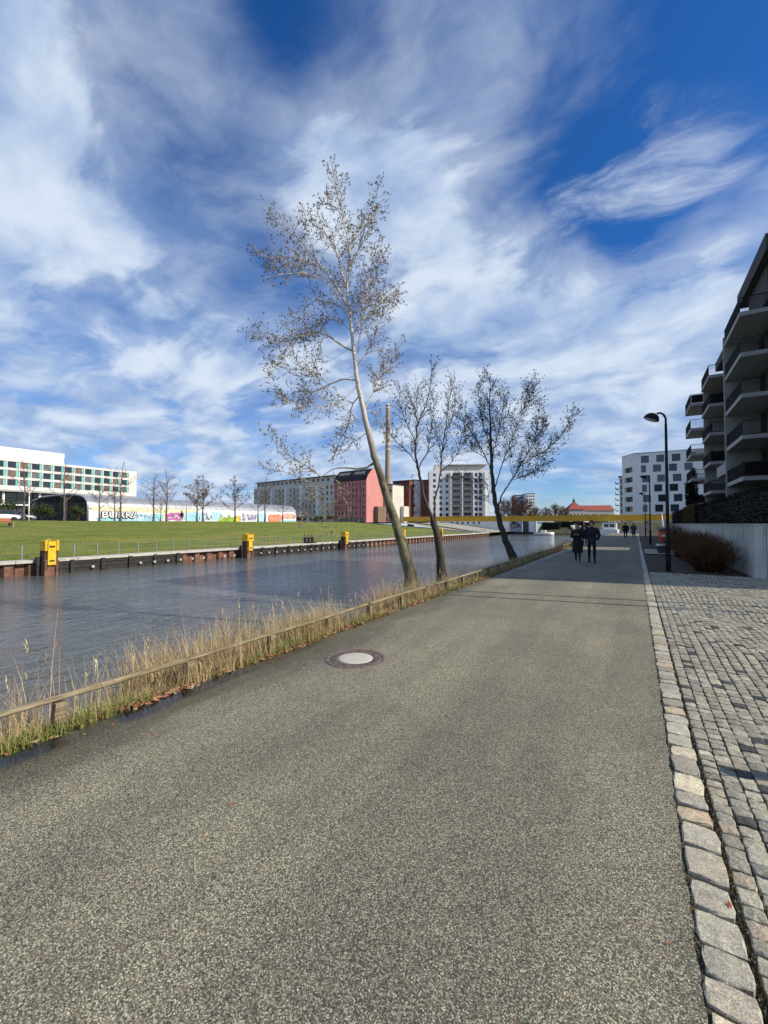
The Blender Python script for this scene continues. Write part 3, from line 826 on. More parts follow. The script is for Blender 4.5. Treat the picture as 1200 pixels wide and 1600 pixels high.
LIMBS = [  # (points, radius, depth offset, start, gap, twig length)
    ([(541, 440), (533, 420), (527, 395), (519, 370), (505, 345), (486, 325), (470, 308), (460, 292)], 0.045, 0.8, 0.25, 0.12, 0.62),
    ([(541, 472), (530, 450), (519, 433), (498, 403), (478, 377), (457, 350), (436, 332), (420, 305), (408, 288)], 0.055, 0.7, 0.35, 0.12, 0.60),
    ([(519, 433), (501, 412), (478, 400), (448, 388), (420, 384), (398, 372), (387, 360)], 0.030, 0.7, 0.2, 0.11, 0.50),
    ([(525, 440), (500, 425), (470, 408), (440, 404), (412, 398)], 0.022, 0.3, 0.2, 0.12, 0.45),
    ([(545, 390), (549, 370), (557, 348), (572, 327), (580, 308), (586, 290)], 0.035, 0.7, 0.2, 0.11, 0.55),
    ([(543, 415), (556, 395), (565, 372), (578, 352), (590, 335)], 0.025, -0.9, 0.2, 0.12, 0.50),
    ([(534, 330), (522, 312), (510, 298), (498, 282)], 0.020, 0.5, 0.1, 0.12, 0.45),
    ([(547, 500), (535, 478), (515, 462), (490, 452), (468, 455), (445, 465)], 0.026, 1.1, 0.2, 0.11, 0.50),
    ([(545, 485), (528, 462), (505, 438), (480, 432), (455, 440), (438, 455)], 0.024, -0.8, 0.2, 0.12, 0.45),
    ([(550, 545), (540, 540), (525, 531), (510, 519), (497, 513), (478, 513), (455, 521), (428, 522), (404, 512), (384, 502)], 0.042, 0.5, 0.22, 0.085, 0.62),
    ([(497, 513), (478, 520), (455, 535), (438, 560), (425, 585)], 0.020, -0.2, 0.05, 0.10, 0.48),
    ([(510, 519), (495, 540), (485, 570), (470, 600)], 0.016, 0.7, 0.05, 0.10, 0.45),
    ([(556, 592), (546, 590), (530, 591), (513, 597), (495, 604), (475, 608), (455, 618), (435, 614), (417, 606)], 0.034, 0.8, 0.25, 0.09, 0.58),
    ([(513, 597), (495, 585), (470, 575), (445, 572), (425, 560)], 0.018, 0.2, 0.1, 0.10, 0.50),
    ([(563, 612), (556, 622), (548, 637), (542, 662), (530, 680), (522, 700)], 0.024, 0.5, 0.15, 0.09, 0.50),
    ([(571, 636), (577, 622), (583, 610), (590, 592), (597, 578), (606, 556), (618, 532)], 0.032, 0.7, 0.15, 0.085, 0.62),
    ([(558, 548), (562, 530), (566, 508), (572, 480), (577, 450), (585, 425)], 0.024, -0.9, 0.15, 0.09, 0.55),
    ([(551, 520), (562, 500), (578, 478), (595, 456), (610, 438), (622, 426)], 0.024, 0.9, 0.2, 0.09, 0.55),
    ([(546, 488), (560, 470), (575, 452), (588, 430), (596, 412)], 0.020, -0.5, 0.2, 0.10, 0.50),
    ([(555, 570), (575, 545), (590, 520), (600, 495)], 0.020, -0.7, 0.2, 0.10, 0.50),
    ([(549, 515), (535, 500), (515, 488), (495, 482), (480, 492)], 0.018, 0.9, 0.1, 0.10, 0.48),
    ([(560, 600), (545, 615), (525, 632), (505, 640), (480, 645), (460, 640)], 0.016, -0.8, 0.2, 0.11, 0.45),
    ([(568, 640), (580, 640), (592, 650), (600, 668)], 0.014, 0.4, 0.2, 0.12, 0.40),
    ([(575, 672), (562, 682), (550, 688), (535, 700)], 0.014, 0.4, 0.2, 0.12, 0.40),
    ([(586, 722), (572, 731), (556, 733), (538, 731), (520, 735), (506, 748), (497, 762)], 0.050, -0.5, 0.75, 0.14, 0.45),
    ([(506, 748), (485, 732), (462, 718), (445, 704), (432, 688)], 0.020, -0.7, 0.1, 0.10, 0.42),
    ([(499, 758), (478, 750), (455, 742), (430, 738)], 0.014, -0.6, 0.15, 0.12, 0.38),
    ([(500, 756), (503, 780), (510, 805), (517, 828)], 0.012, -0.4, 0.1, 0.13, 0.36),
    ([(520, 735), (528, 760), (540, 785), (545, 805)], 0.010, 0.3, 0.1, 0.14, 0.34),
    ([(497, 760), (486, 780), (480, 800), (476, 815)], 0.010, -0.5, 0.1, 0.14, 0.34),
]
for pts, rad, dd, t0, gap, tl in LIMBS:
    p = t.limb(L(pts, dd), rad*0.72, 0.005, 6, 0.12, 0.010)
    t.dress(p, t0, gap, tl*1.12, 0.0074, 1)
t.build('poplar_tree', base, 'tall pale barked poplar leaning left on the river bank, just opening its buds', 'bark_poplar', 'twig_pale')

DB = [(0.07, 0.052, 0.036), (0.10, 0.075, 0.05), (0.05, 0.038, 0.028)]
t, L, base, z = plane_tree(689, 892, -5.3, 5, DB, 0.045, up=0.6, budrate=0.45); t.gk = 0.36
def limbs(t, L, rows, n=6):
    for pts, rad, dd, t0, gap, tl in rows:
        p = t.limb(L(pts, dd), rad*0.68, 0.005, n, 0.14, 0.012); t.dress(p, t0, gap, tl*1.1, 0.0092, 1)
tk = t.limb(L([(691, 912), (689, 890), (687, 862), (682, 835), (677, 812)]), 0.140, 0.105, 10, 0.12, 0.01)
limbs(t, L, [
    ([(678, 818), (670, 797), (662, 775), (657, 750), (652, 722), (650, 695), (653, 665), (651, 635), (654, 600)], 0.095, 0.4, 0.45, 0.13, 0.75),
    ([(679, 815), (678, 790), (684, 762), (688, 735), (690, 705), (694, 675), (698, 645), (701, 612)], 0.050, -0.6, 0.35, 0.13, 0.70),
    ([(652, 725), (642, 712), (628, 698), (615, 688), (606, 672)], 0.026, -0.6, 0.15, 0.15, 0.55),
    ([(654, 738), (660, 722), (670, 700), (674, 675), (680, 645), (682, 612)], 0.030, 0.7, 0.25, 0.13, 0.62),
    ([(651, 695), (642, 672), (632, 650), (625, 622), (627, 596)], 0.026, 0.5, 0.15, 0.12, 0.60),
    ([(650, 670), (660, 645), (668, 620), (671, 592)], 0.020, -0.7, 0.15, 0.12, 0.55),
    ([(652, 655), (645, 630), (640, 606)], 0.018, 0.6, 0.1, 0.12, 0.50),
    ([(688, 738), (700, 728), (712, 712), (718, 690), (722, 665)], 0.024, -0.5, 0.2, 0.13, 0.55),
    ([(690, 705), (682, 690), (676, 672)], 0.016, -0.8, 0.1, 0.14, 0.50),
    ([(694, 675), (706, 655), (713, 632), (716, 605)], 0.020, 0.5, 0.1, 0.13, 0.55),
    ([(686, 752), (700, 745), (712, 742)], 0.014, 0.4, 0.2, 0.15, 0.40),
    ([(665, 790), (656, 776), (650, 768), (645, 757)], 0.014, -0.3, 0.4, 0.2, 0.3),
    ([(683, 822), (674, 815), (664, 811), (655, 803), (648, 793)], 0.012, -0.4, 0.5, 0.2, 0.25),
])
t.build('forked_tree', base, 'dark forked bare tree standing just behind the rail fence, right of the poplar', 'bark_dark', 'twig_dark')

t, L, base, z = plane_tree(799, 868, -5.05, 8, DB, 0.062, up=0.5, budrate=0.75); t.gk = 0.36
tk = t.limb(L([(803, 880), (799, 866), (790, 845), (781, 817), (775, 790), (771, 760), (769, 730), (768, 695), (767, 660), (766, 625), (768, 598)]), 0.165, 0.012, 10, 0.16, 0.012)
t.dress(tk, 0.55, 0.13, 0.95, 0.011, 1)
limbs(t, L, [
    ([(777, 795), (786, 772), (800, 750), (815, 728), (830, 702), (842, 675), (848, 648), (852, 620)], 0.060, 0.6, 0.25, 0.13, 0.90),
    ([(815, 728), (832, 715), (850, 705), (866, 690), (878, 670), (884, 655)], 0.036, -0.9, 0.1, 0.12, 0.80),
    ([(800, 750), (820, 742), (840, 735), (855, 722), (868, 715)], 0.028, 0.9, 0.1, 0.13, 0.75),
    ([(772, 765), (782, 735), (792, 705), (802, 675), (812, 645), (818, 610)], 0.045, -0.9, 0.25, 0.12, 0.90),
    ([(770, 740), (760, 715), (750, 692), (738, 670), (728, 648), (722, 630)], 0.045, 0.8, 0.25, 0.12, 0.85),
    ([(769, 720), (776, 690), (785, 660), (792, 630), (796, 600)], 0.034, 0.9, 0.2, 0.12, 0.85),
    ([(768, 700), (758, 672), (750, 645), (746, 615), (748, 600)], 0.034, -0.8, 0.2, 0.12, 0.80),
    ([(760, 715), (742, 705), (728, 695), (718, 678)], 0.024, -0.7, 0.1, 0.13, 0.70),
    ([(773, 775), (760, 762), (745, 752), (730, 745)], 0.020, 0.6, 0.2, 0.15, 0.60),
    ([(812, 645), (825, 632), (835, 615), (840, 602)], 0.022, 0.5, 0.1, 0.13, 0.7),
    ([(776, 792), (764, 786), (752, 778), (742, 770)], 0.016, -0.5, 0.2, 0.15, 0.5),
    ([(830, 702), (838, 690), (850, 672), (860, 652)], 0.022, 0.8, 0.1, 0.13, 0.7),
])
t.build('spreading_tree', base, 'dark wide crowned bare tree at the end of the sunlit fence, before the shade', 'bark_dark', 'twig_dark')

# ---- generic bare trees for the far bank
def bare_tree(seed, H, spread, trunk_f, rad, bark_, twig_, name, label, n_l=9, depth=1, tl=0.9, gap=0.28, up=0.5, budr=0.25, cols=None):
    t = Tree(seed, cols or [(0.12, 0.07, 0.05), (0.15, 0.09, 0.06)], 0.10, up=up, budrate=budr); r = t.r
    top = Vector((r.uniform(-.2, .2), r.uniform(-.2, .2), H))
    tk = t.limb([Vector((0, 0, -0.3)), Vector((0, 0, H*0.3)), Vector((r.uniform(-.1, .1), r.uniform(-.1, .1), H*0.62)), top], rad, rad*0.12, 7, 0.5, 0.02)
    t.dress(tk, trunk_f+0.15, gap, tl, 0.014, depth)
    for i in range(n_l):
        f = trunk_f + (0.85-trunk_f)*i/n_l; a = i*2.4 + r.uniform(-.4, .4); k = (1-f)*1.15+0.25
        p0 = Vector((0, 0, H*f)); o = Vector((math.cos(a), math.sin(a), 0))*spread*k
        p = t.limb([p0, p0+o*0.5+Vector((0, 0, H*0.10)), p0+o+Vector((0, 0, H*0.24*k))], rad*0.38*k, rad*0.08, 5, 0.4, 0.03)
        t.dress(p, 0.2, gap, tl, 0.012, depth)
    return t.build(name, (0, 0, -50), label, bark_, twig_)
def crest(px, X): return at_X(px, X)
def place_tree(proto, first, px, X, label, sc=1.0, rz=0.0, zb=None, group='bare trees along the top of the lawn'):
    o = proto if first else copy_tree(proto)
    z, y = at_X(px, X)
    o.location = (X, y, lawn_z(X, y) if zb is None else zb); o.rotation_euler = (0, 0, rz); o.scale = (sc, sc, sc)
    o['label'] = label; o['group'] = group; return o
TA = bare_tree(31, 9.0, 2.6, 0.34, 0.17, 'bark_brown', 'twig_brown', 'bare_tree', 'x', 9, 1, 1.1, 0.30)
TB = bare_tree(32, 6.6, 2.1, 0.30, 0.13, 'bark_brown', 'twig_brown', 'bare_tree', 'x', 10, 1, 0.95, 0.20)
TC_ = bare_tree(33, 6.4, 2.2, 0.26, 0.13, 'bark_brown', 'twig_brown', 'bare_tree', 'x', 12, 1, 0.9, 0.13, budr=0.6)
place_tree(TA, True, 37, -61, 'thick trunked bare tree in front of the white building, beside a thin pale mast', 0.78, 0.3)
place_tree(TA, False, 100, -61, 'bare tree in front of the dark glass end of the silver hall', 0.80, 2.1)
place_tree(TB, True, 155, -62, 'bare slim tree before the big white graffiti letters, at their left end', 0.85, 0.4)
place_tree(TB, False, 179, -63, 'small low bare tree before the middle of the white graffiti letters', 0.72, 1.9)
place_tree(TA, False, 188, -62.5, 'taller bare tree at the right end of the white building', 0.88, 4.0)
place_tree(TB, False, 240, -62, 'thin bare tree left of the magenta graffiti tag', 1.02, 3.0)
place_tree(TB, False, 251, -63, 'shortest sapling of the hall front, hugging the magenta graffiti tag', 0.5, 5.0)
place_tree(TB, False, 260, -62, 'bare tree right over the magenta graffiti tag', 1.12, 5.6)
place_tree(TC_, True, 308, -62, 'rounded twiggy bare tree, left half of the close pair before the hall', 1.08, 0.5)
place_tree(TC_, False, 317, -63, 'rounded twiggy bare tree, right half of the close pair before the hall', 1.12, 2.6)
place_tree(TC_, False, 367, -62, 'dense bare tree standing over the lime green graffiti', 1.18, 4.2)
place_tree(TB, False, 403, -62, 'faint bare sapling left of the orange graffiti', 0.9, 0.9)
place_tree(TB, False, 414, -63, 'bare tree before the orange graffiti', 1.25, 2.2)
place_tree(TB, False, 442, -63, 'bare sapling before the last bay of the graffiti wall', 0.85, 3.6)
# scrub between hall and pink house
for px, X, sc, lab in ((527, -62, 0.85, 'yellowish bare shrub tree left of the pink house'), (473, -64, 0.8, 'bare sapling at the far corner of the lawn, left of the grey apartments')):
    place_tree(TC_, False, px, X, lab, sc, px, group='bare trees along the top of the lawn')
# far bare trees beyond the footbridge
TD = bare_tree(41, 11.0, 4.2, 0.16, 0.20, 'bark_brown', 'twig_brown', 'bare_tree', 'x', 18, 1, 2.2, 0.11, budr=1.0, cols=[(0.20, 0.11, 0.07), (0.16, 0.09, 0.06)])
far = [(788, 178, 1.10, 'tall brown bare tree beyond the footbridge, left of the white tower'), (803, 184, 1.28, 'broad brown bare tree beyond the footbridge, under the white tower'), (822, 176, 1.08, 'brown bare tree beyond the footbridge, just right of the white tower'),
       (838, 190, 1.0, 'reddish bare tree beyond the footbridge, third right of the white tower'), (853, 186, 0.95, 'reddish bare tree above the footbridge midway to the red roofs'), (868, 178, 1.10, 'brown bare tree with the highest top between tower and red roofs'),
       (880, 186, 0.98, 'brown bare tree just left of the turreted red roof')]
for i, (px, Y, sc, lab) in enumerate(far):
    z, x = at_Y(px, Y); o = TD if i == 0 else copy_tree(TD)
    sc *= 0.78 if i < 3 else 0.60; o.location = (x, Y, 1.8); o.scale = (sc,)*3; o.rotation_euler = (0, 0, i*1.3)
    o['label'] = lab; o['group'] = 'brown bare trees beyond the footbridge'

# ------------------------------------------------------------------ quay on the far side
QX = -28.4
qy0, qy1 = -40, 96
quay = empty('quay_wall', (QX, 0, -0.45), 'long low quay wall of rusty sheet piles and black timber with a pale concrete coping', 'quay wall')
def sheetpile(name, y0, y1, mats):
    bm = BM(); y = y0; pts = []
    while y < y1:
        pts += [(0.0, y), (0.0, y+0.38), (-0.20, y+0.52), (-0.20, y+0.90)]; y += 1.04
    pts.append((0.0, min(y, y1+0.5)))
    a = [bm.verts.new((x, yy, -0.06)) for x, yy in pts]; b_ = [bm.verts.new((x, yy, -1.3)) for x, yy in pts]
    for i in range(len(pts)-1):
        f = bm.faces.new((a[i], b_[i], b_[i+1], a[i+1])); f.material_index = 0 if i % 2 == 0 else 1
    o = obj(name, bm, mats, quay); return o
RUST = [(-40, 10.2), (19.0, 24.6), (43.5, 96)]
BLACK = [(11.4, 19.0), (26.0, 40.6), (42.2, 43.5)]
r = random.Random(9)
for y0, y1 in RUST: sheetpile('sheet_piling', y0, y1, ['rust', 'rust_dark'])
for y0, y1 in BLACK + [(10.2, 11.4), (24.6, 26.0), (40.6, 42.2)]:
    bm = BM()
    for zz in (-0.24, -0.50, -0.76, -1.02):
        box(bm, -0.25, 0.10 + r.uniform(0, 0.02), y0+0.01, y1-0.01, zz, zz+0.235)
    y = y0+0.4
    while y < y1-0.2:
        box(bm, 0.125, 0.24, y, y+0.22, -1.25, 0.0); y += 1.65
    obj('timber_fender', bm, 'timber_black', quay)
bm = BM(); y = qy0
while y < qy1:
    l = 2.9; box(bm, -0.75 + r.uniform(-0.01, 0.01), 0.16, y+0.015, min(y+l, qy1)-0.015, -0.055, 0.10 + r.uniform(-0.008, 0.008)); y += l
obj('coping', bm, 'concrete_pale', quay)
k = 0; y = 11.0; bm = BM()
while y < 60:
    if r.random() < 0.9: box(bm, 0.245, 0.275, y, y+0.16, -0.55, -0.42)
    y += 0.95
o = obj('tie_plates', bm, 'plate', quay); o.name = 'tie_plate'; o['kind'] = 'stuff'
quay['label'] = quay['label']
# thin railing behind the coping
rail = empty('wire_railing', (QX-0.95, 0, -0.40), 'thin grey post and wire railing along the top of the quay', 'railing')
for i in range(96):
    y = -8 + 1.28*i
    if y > 95: break
    bm = BM(); box(bm, -0.03, 0.03, y-0.03, y+0.03, -0.1, 0.82); obj('post', bm, 'metal_grey', rail)
bm = BM()
for zz in (0.30, 0.55, 0.80): tube(bm, [Vector((0, -8, zz)), Vector((0, 95, zz))], 0.008, 4)
obj('wire', bm, 'metal_grey', rail)
# yellow mooring dolphins
def dolphin(y, H, label, wid=0.64, first=None):
    e = empty('mooring_post', (QX+0.55, y, WATER), label, 'mooring post', 0, 'yellow topped mooring posts along the quay')
    w2 = wid/2
    bm = BM()      # box pile of two rolled sections, ribbed, with the raised ears at the back
    box(bm, -0.25, 0.30, -w2, w2, -1.0, H*0.46)
    for yy in (-w2, w2-0.12): box(bm, 0.303, 0.40, yy, yy+0.12, -1.0, H*0.455)
    bevel(bm, 0.02); obj('pile', bm, ['rust'], e)
    bm = BM()
    box(bm, -0.25, 0.30, -w2, w2, H*0.463, H*0.86)
    bevel(bm, 0.02); obj('core', bm, 'rust_dark', e)
    bm = BM()
    box(bm, 0.303, 0.43, -w2+0.13, w2-0.13, H*0.30, H*0.965)
    for yy in (-w2-0.004, w2-0.106): box(bm, -0.255, 0.42, yy, yy+0.11, H*0.70, H)
    box(bm, -0.256, 0.296, -w2+0.115, w2-0.115, H*0.863, H*0.93)
    bevel(bm, 0.015); obj('yellow_head', bm, 'yellow_paint', e)
    bm = BM(); box(bm, 0.434, 0.45, -0.13, 0.13, H*0.80, H*0.845); obj('slot', bm, 'rubber', e)
    bm = BM(); box(bm, 0.434, 0.45, -0.12, 0.12, H*0.40, H*0.44); obj('slot', bm, 'rubber', e)
    bm = BM(); tube(bm, [Vector((-0.05, -0.10, H*0.93)), Vector((-0.05, -0.06, H*1.01)), Vector((-0.05, 0.06, H*1.01)), Vector((-0.05, 0.10, H*0.93))], 0.03, 6); obj('mooring_eye', bm, 'yellow_paint', e)
    bm = BM(); box(bm, -0.35, -0.05, -w2-0.20, -w2-0.025, -1.0, H*0.52); bevel(bm, 0.02); obj('timber_fender', bm, 'timber_black', e)
    bm = BM(); box(bm, -0.30, -0.05, w2+0.03, w2+0.22, -1.0, H*0.40); bevel(bm, 0.02); obj('timber_fender', bm, 'timber_black', e)
    return e
dolphin(at_X(80.5, QX+0.8)[1], 1.93, 'nearest and largest yellow headed mooring post, rusty brown foot, black slots')
dolphin(at_X(390, QX+0.8)[1], 1.98, 'yellow headed mooring post where rusty piling meets long black timbers, second from the left')
dolphin(at_X(540.5, QX+0.8)[1], 1.98, 'yellow headed mooring post left of the poplar trunk, wholly dark below', 0.6)
dolphin(at_X(631, QX+0.8)[1], 1.98, 'yellow mooring post half hidden right behind the poplar trunk', 0.6)
dolphin(at_X(690, QX+0.8)[1], 2.0, 'farthest slim yellow mooring post, beside the forked tree', 0.5)

# red-brown park bench on the lawn, far left
z, y = at_X(2, -52); zb = lawn_z(-52, y)
e = empty('park_bench', (-52, y, zb), 'red brown slatted bench on the lawn at the left edge of the picture', 'bench', R_(20))
for k in range(3):
    bm = BM(); box(bm, -0.28+0.20*k, -0.10+0.20*k, -1.1, 1.1, 0.43, 0.47); bevel(bm, 0.006); obj('seat_slat', bm, 'bench_red', e)
bm = BM(); box(bm, -0.36, -0.32, -1.1, 1.1, 0.58, 0.86); bevel(bm, 0.006); obj('backrest', bm, 'bench_red', e)
for yy in (-0.9, 0.9):
    bm = BM(); box(bm, -0.31, 0.28, yy-0.05, yy+0.05, -0.1, 0.425); obj('leg', bm, 'concrete', e)
# pale mast
z, y = at_X(45, -61.5)
e = empty('light_mast', (-61.5, y, lawn_z(-61.5, y)), 'thin pale lighting mast beside the thick trunked tree on the far lawn', 'lamp post')
bm = BM(); tube(bm, [Vector((0, 0, -0.2)), Vector((0, 0, 3.2))], [0.07, 0.05], 8); obj('pole', bm, 'render_white', e)
bm = BM(); loft(bm, [ell(0, 0, 3.2, 0.06, 0.06), ell(0, 0, 3.3, 0.16, 0.16), ell(0, 0, 3.42, 0.14, 0.14), ell(0, 0, 3.46, 0.03, 0.03)]); obj('lamp_head', bm, 'render_white', e)
z, y = at_X(291, -62)
e = empty('light_mast', (-62, y, lawn_z(-62, y)), 'thin dark park lamp right behind the dark walker on the far lawn', 'lamp post')
bm = BM(); tube(bm, [Vector((0, 0, -0.2)), Vector((0, 0, 4.2))], [0.06, 0.045], 8); obj('pole', bm, 'metal_grey', e)
bm = BM(); loft(bm, [ell(0, 0, 4.15, 0.06, 0.06), ell(0, 0, 4.3, 0.2, 0.2), ell(0, 0, 4.42, 0.2, 0.2), ell(0, 0, 4.5, 0.03, 0.03)]); obj('lamp_head', bm, 'metal_black', e)

# ------------------------------------------------------------------ buildings
def facade(bm, M, Wd, Ht, ops, depth=0.25, mi=0, x0=0.0, z0=0.0):
    """wall plane at local y=0 (facing -y) with real openings and reveals; M places it."""
    xs = sorted({x0, x0+Wd} | {o[0] for o in ops} | {o[2] for o in ops}); zs = sorted({z0, z0+Ht} | {o[1] for o in ops} | {o[3] for o in ops})
    def inside(a, b):
        return any(o[0]-1e-5 < a < o[2]+1e-5 and o[1]-1e-5 < b < o[3]+1e-5 for o in ops)
    def q(*ps):
        f = bm.faces.new([bm.verts.new(M @ Vector(p)) for p in ps]); f.material_index = mi
    for j in range(len(zs)-1):
        run = None
        for i in range(len(xs)):
            solid = i < len(xs)-1 and not inside((xs[i]+xs[i+1])/2, (zs[j]+zs[j+1])/2)
            if solid and run is None: run = xs[i]
            if not solid and run is not None:
                q((run, 0, zs[j]), (xs[i], 0, zs[j]), (xs[i], 0, zs[j+1]), (run, 0, zs[j+1])); run = None
    for a, b, c, d_ in [o[:4] for o in ops]:
        q((a, 0, b), (a, depth, b), (a, depth, d_), (a, 0, d_)); q((c, depth, b), (c, 0, b), (c, 0, d_), (c, depth, d_))
        q((a, 0, b), (c, 0, b), (c, depth, b), (a, depth, b)); q((a, depth, d_), (c, depth, d_), (c, 0, d_), (a, 0, d_))
mat('curtain_dim', (0.16, 0.16, 0.16), 0.3, var=0.3, vscale=0.7); mat('curtain_warm', (0.20, 0.13, 0.10), 0.4, var=0.3, vscale=0.7)
mat('white_cream', (0.66, 0.64, 0.59), 0.8, var=0.08, vscale=0.3)
WCACHE = {}
def win_mesh(w_, h_, style):
    key = (round(w_, 2), round(h_, 2), style)
    if key in WCACHE: return WCACHE[key]
    bm = BM(); st = STYLES[style]; fr = st.get('fr', 0.07)
    box(bm, 0, w_, 0.05, 0.07, 0, h_, 0)
    for a, b, c, d_ in ((0, fr, 0, h_), (w_-fr, w_, 0, h_), (fr, w_-fr, 0, fr), (fr, w_-fr, h_-fr, h_)):
        box(bm, a, b, -0.02, 0.046, c, d_, 1)
    for k in range(1, st.get('n', 2)):
        x = w_*k/st.get('n', 2); box(bm, x-fr/2, x+fr/2, -0.02, 0.046, fr, h_-fr, 1)
    if st.get('teal'): box(bm, w_-0.72, w_-fr, -0.05, 0.044, fr, h_-fr, 2)
    if st.get('sill'): box(bm, -0.05, w_+0.05, -0.32, -0.022, -0.06, 0.0, 2)
    if st.get('blind'): box(bm, fr, w_-fr, 0.02, 0.045, h_*0.55, h_-fr, 2)
    me = bpy.data.meshes.new('window'); bm.to_mesh(me); bm.free()
    for m in st['m']: me.materials.append(MATS[m])
    WCACHE[key] = me; return me
STYLES = {
    'half': dict(m=['glass_dark', 'frame_white', 'curtain'], n=2, fr=0.08, blind=True),
    'pink_blind': dict(m=['glass_dark', 'frame_wood', 'curtain'], n=2, fr=0.08, blind=True),
    'office': dict(m=['glass_dark', 'frame_dark', 'teal'], n=2, teal=True),
    'office_b': dict(m=['curtain_dim', 'frame_dark', 'teal'], n=2, teal=True),
    'office_c': dict(m=['curtain_warm', 'frame_dark', 'teal'], n=3, teal=True),
    'plain': dict(m=['glass_dark', 'frame_white'], n=2, fr=0.08),
    'dark': dict(m=['glass_dark', 'frame_dark'], n=2, fr=0.06),
    'blue': dict(m=['glass_blue', 'frame_dark'], n=2, fr=0.07),
    'pink': dict(m=['glass_dark', 'frame_wood'], n=2, fr=0.08),
    'curtain': dict(m=['glass_dark', 'frame_dark', 'curtain'], n=2, fr=0.06),
}
NWIN = {}
def put_windows(e, ops, style, depth=0.25, M=None, frac=1.0, seed=0):
    """each window its own part, at the back of its reveal; past a hundred on one building the rest share one mesh."""
    M = M or Matrix.Identity(4); extra = None
    wr = random.Random(len(ops)*7+len(e.name))
    for i, o in enumerate(ops):
        st = o[4] if len(o) > 4 else style
        if st in ('dark', 'plain') and len(o) < 5: st = wr.choice((st, st, st, 'curtain', 'blue', 'half'))
        if st == 'pink': st = wr.choice(('pink', 'pink', 'pink', 'pink_blind'))
        me = win_mesh(o[2]-o[0]-0.006, o[3]-o[1]-0.006, st)
        loc = M @ Vector((o[0]+0.003, depth-0.08, o[1]+0.003)); rz = M.to_euler().z
        NWIN[e.name] = NWIN.get(e.name, 0)+1
        if NWIN[e.name] <= 100: link('window', me, e, loc, rz)
        else:
            if extra is None: extra = BM()
            t = me.copy(); t.transform(Matrix.Translation(loc) @ Matrix.Rotation(rz, 4, 'Z')); extra.from_mesh(t); bpy.data.meshes.remove(t)
    if extra is not None:
        o = obj('window', extra, [MATS[m] for m in STYLES[style]['m']], e); o['kind'] = 'stuff'
def grid(x0, dx, n, w_, z0, dz_, m, h_, skip=None, style=None):
    out = []
    for j in range(m):
        for i in range(n):
            if skip and skip(i, j): continue
            o = (x0+dx*i, z0+dz_*j, x0+dx*i+w_, z0+dz_*j+h_)
            out.append(o + (style,) if style else o)
    return out
I4 = Matrix.Identity(4)
def side(Wd, D, right=True):
    return Matrix.Translation((Wd, 0, 0)) @ Matrix.Rotation(math.pi/2, 4, 'Z') if right else Matrix.Translation((0, D, 0)) @ Matrix.Rotation(-math.pi/2, 4, 'Z')
def shell(bm, Wd, D, Ht, front, right=(), left=(), depth=0.25, x0=0.0, top=True):
    T = Matrix.Translation((x0, 0, 0))
    facade(bm, T, Wd, Ht, front, depth)
    facade(bm, T @ side(Wd, D, True), D, Ht, list(right), depth); facade(bm, T @ side(Wd, D, False), D, Ht, list(left), depth)
    q = lambda *ps: bm.faces.new([bm.verts.new(T @ Vector(p)) for p in ps])
    q((Wd, D, 0), (0, D, 0), (0, D, Ht), (Wd, D, Ht))
    if top: q((0, 0, Ht), (Wd, 0, Ht), (Wd, D, Ht), (0, D, Ht))

# --- long white building across the water
e = empty('white_building', (-180, 0, 2.0), 'long white building with teal striped window bands and a white roof box', 'building', R_(90))
Wd = 99.0; ops = grid(0.4, 3.3, 29, 3.02, 12.40, 3.0, 3, 2.15)
for k_, o_ in enumerate(ops): ops[k_] = o_ + (('office', 'office_b', 'office', 'office_c')[(k_*7+k_//5) % 4],)
bm = BM(); facade(bm, Matrix.Translation((0, 0, 0)), Wd, 10.6, [o_[:4] for o_ in ops], 0.3, z0=10.8)
facade(bm, side(Wd, 20), 20, 10.6, [], z0=10.8)
for ps in (((0, 0, 21.4), (Wd, 0, 21.4), (Wd, 20, 21.4), (0, 20, 21.4)), ((0, 20, 10.8), (Wd, 20, 10.8), (Wd, 0, 10.8), (0, 0, 10.8))):
    quad(bm, *[Vector(p) for p in ps])
obj('wall', bm, 'white_cream', e); put_windows(e, ops, 'office', 0.3)
bm = BM(); box(bm, 10, 73, 0.6, 14, 21.41, 25.3); obj('roof_box', bm, 'render_white', e)
bm = BM(); box(bm, 52, 58, 5, 8, 25.31, 25.9); obj('roof_vent', bm, 'metal_grey', e)
bm = BM(); box(bm, -0.1, Wd+0.1, -0.35, -0.003, 10.4, 11.0); obj('fascia', bm, 'concrete', e)
bm = BM(); box(bm, 0, Wd-0.5, 4.0, 19, 0, 10.39)
obj('lobby_glazing', bm, 'glass_dark', e)
bm = BM()
for k in range(34):
    x = 0.4+3.0*k
    if x < Wd-0.6: box(bm, x, x+0.14, 3.82, 3.997, 0.0, 10.38)
for zz in (3.2, 5.4, 8.2): box(bm, 0.0, Wd-0.5, 3.70, 3.818, zz, zz+0.35)
obj('glazing_bars', bm, 'facade_brown', e)
for k in range(10):
    bm = BM(); tube(bm, [Vector((6+10*k, 1.2, 0)), Vector((6+10*k, 1.2, 10.38))], 0.35, 12); obj('column', bm, 'render_grey', e)
bm = BM(); box(bm, 52, 84, -6.5, 3.6, 5.55, 5.95); obj('canopy', bm, 'render_white', e)
bm = BM(); box(bm, 66, 78, -5.5, 3.6, 3.0, 5.0); obj('awning_block', bm, 'render_white', e)

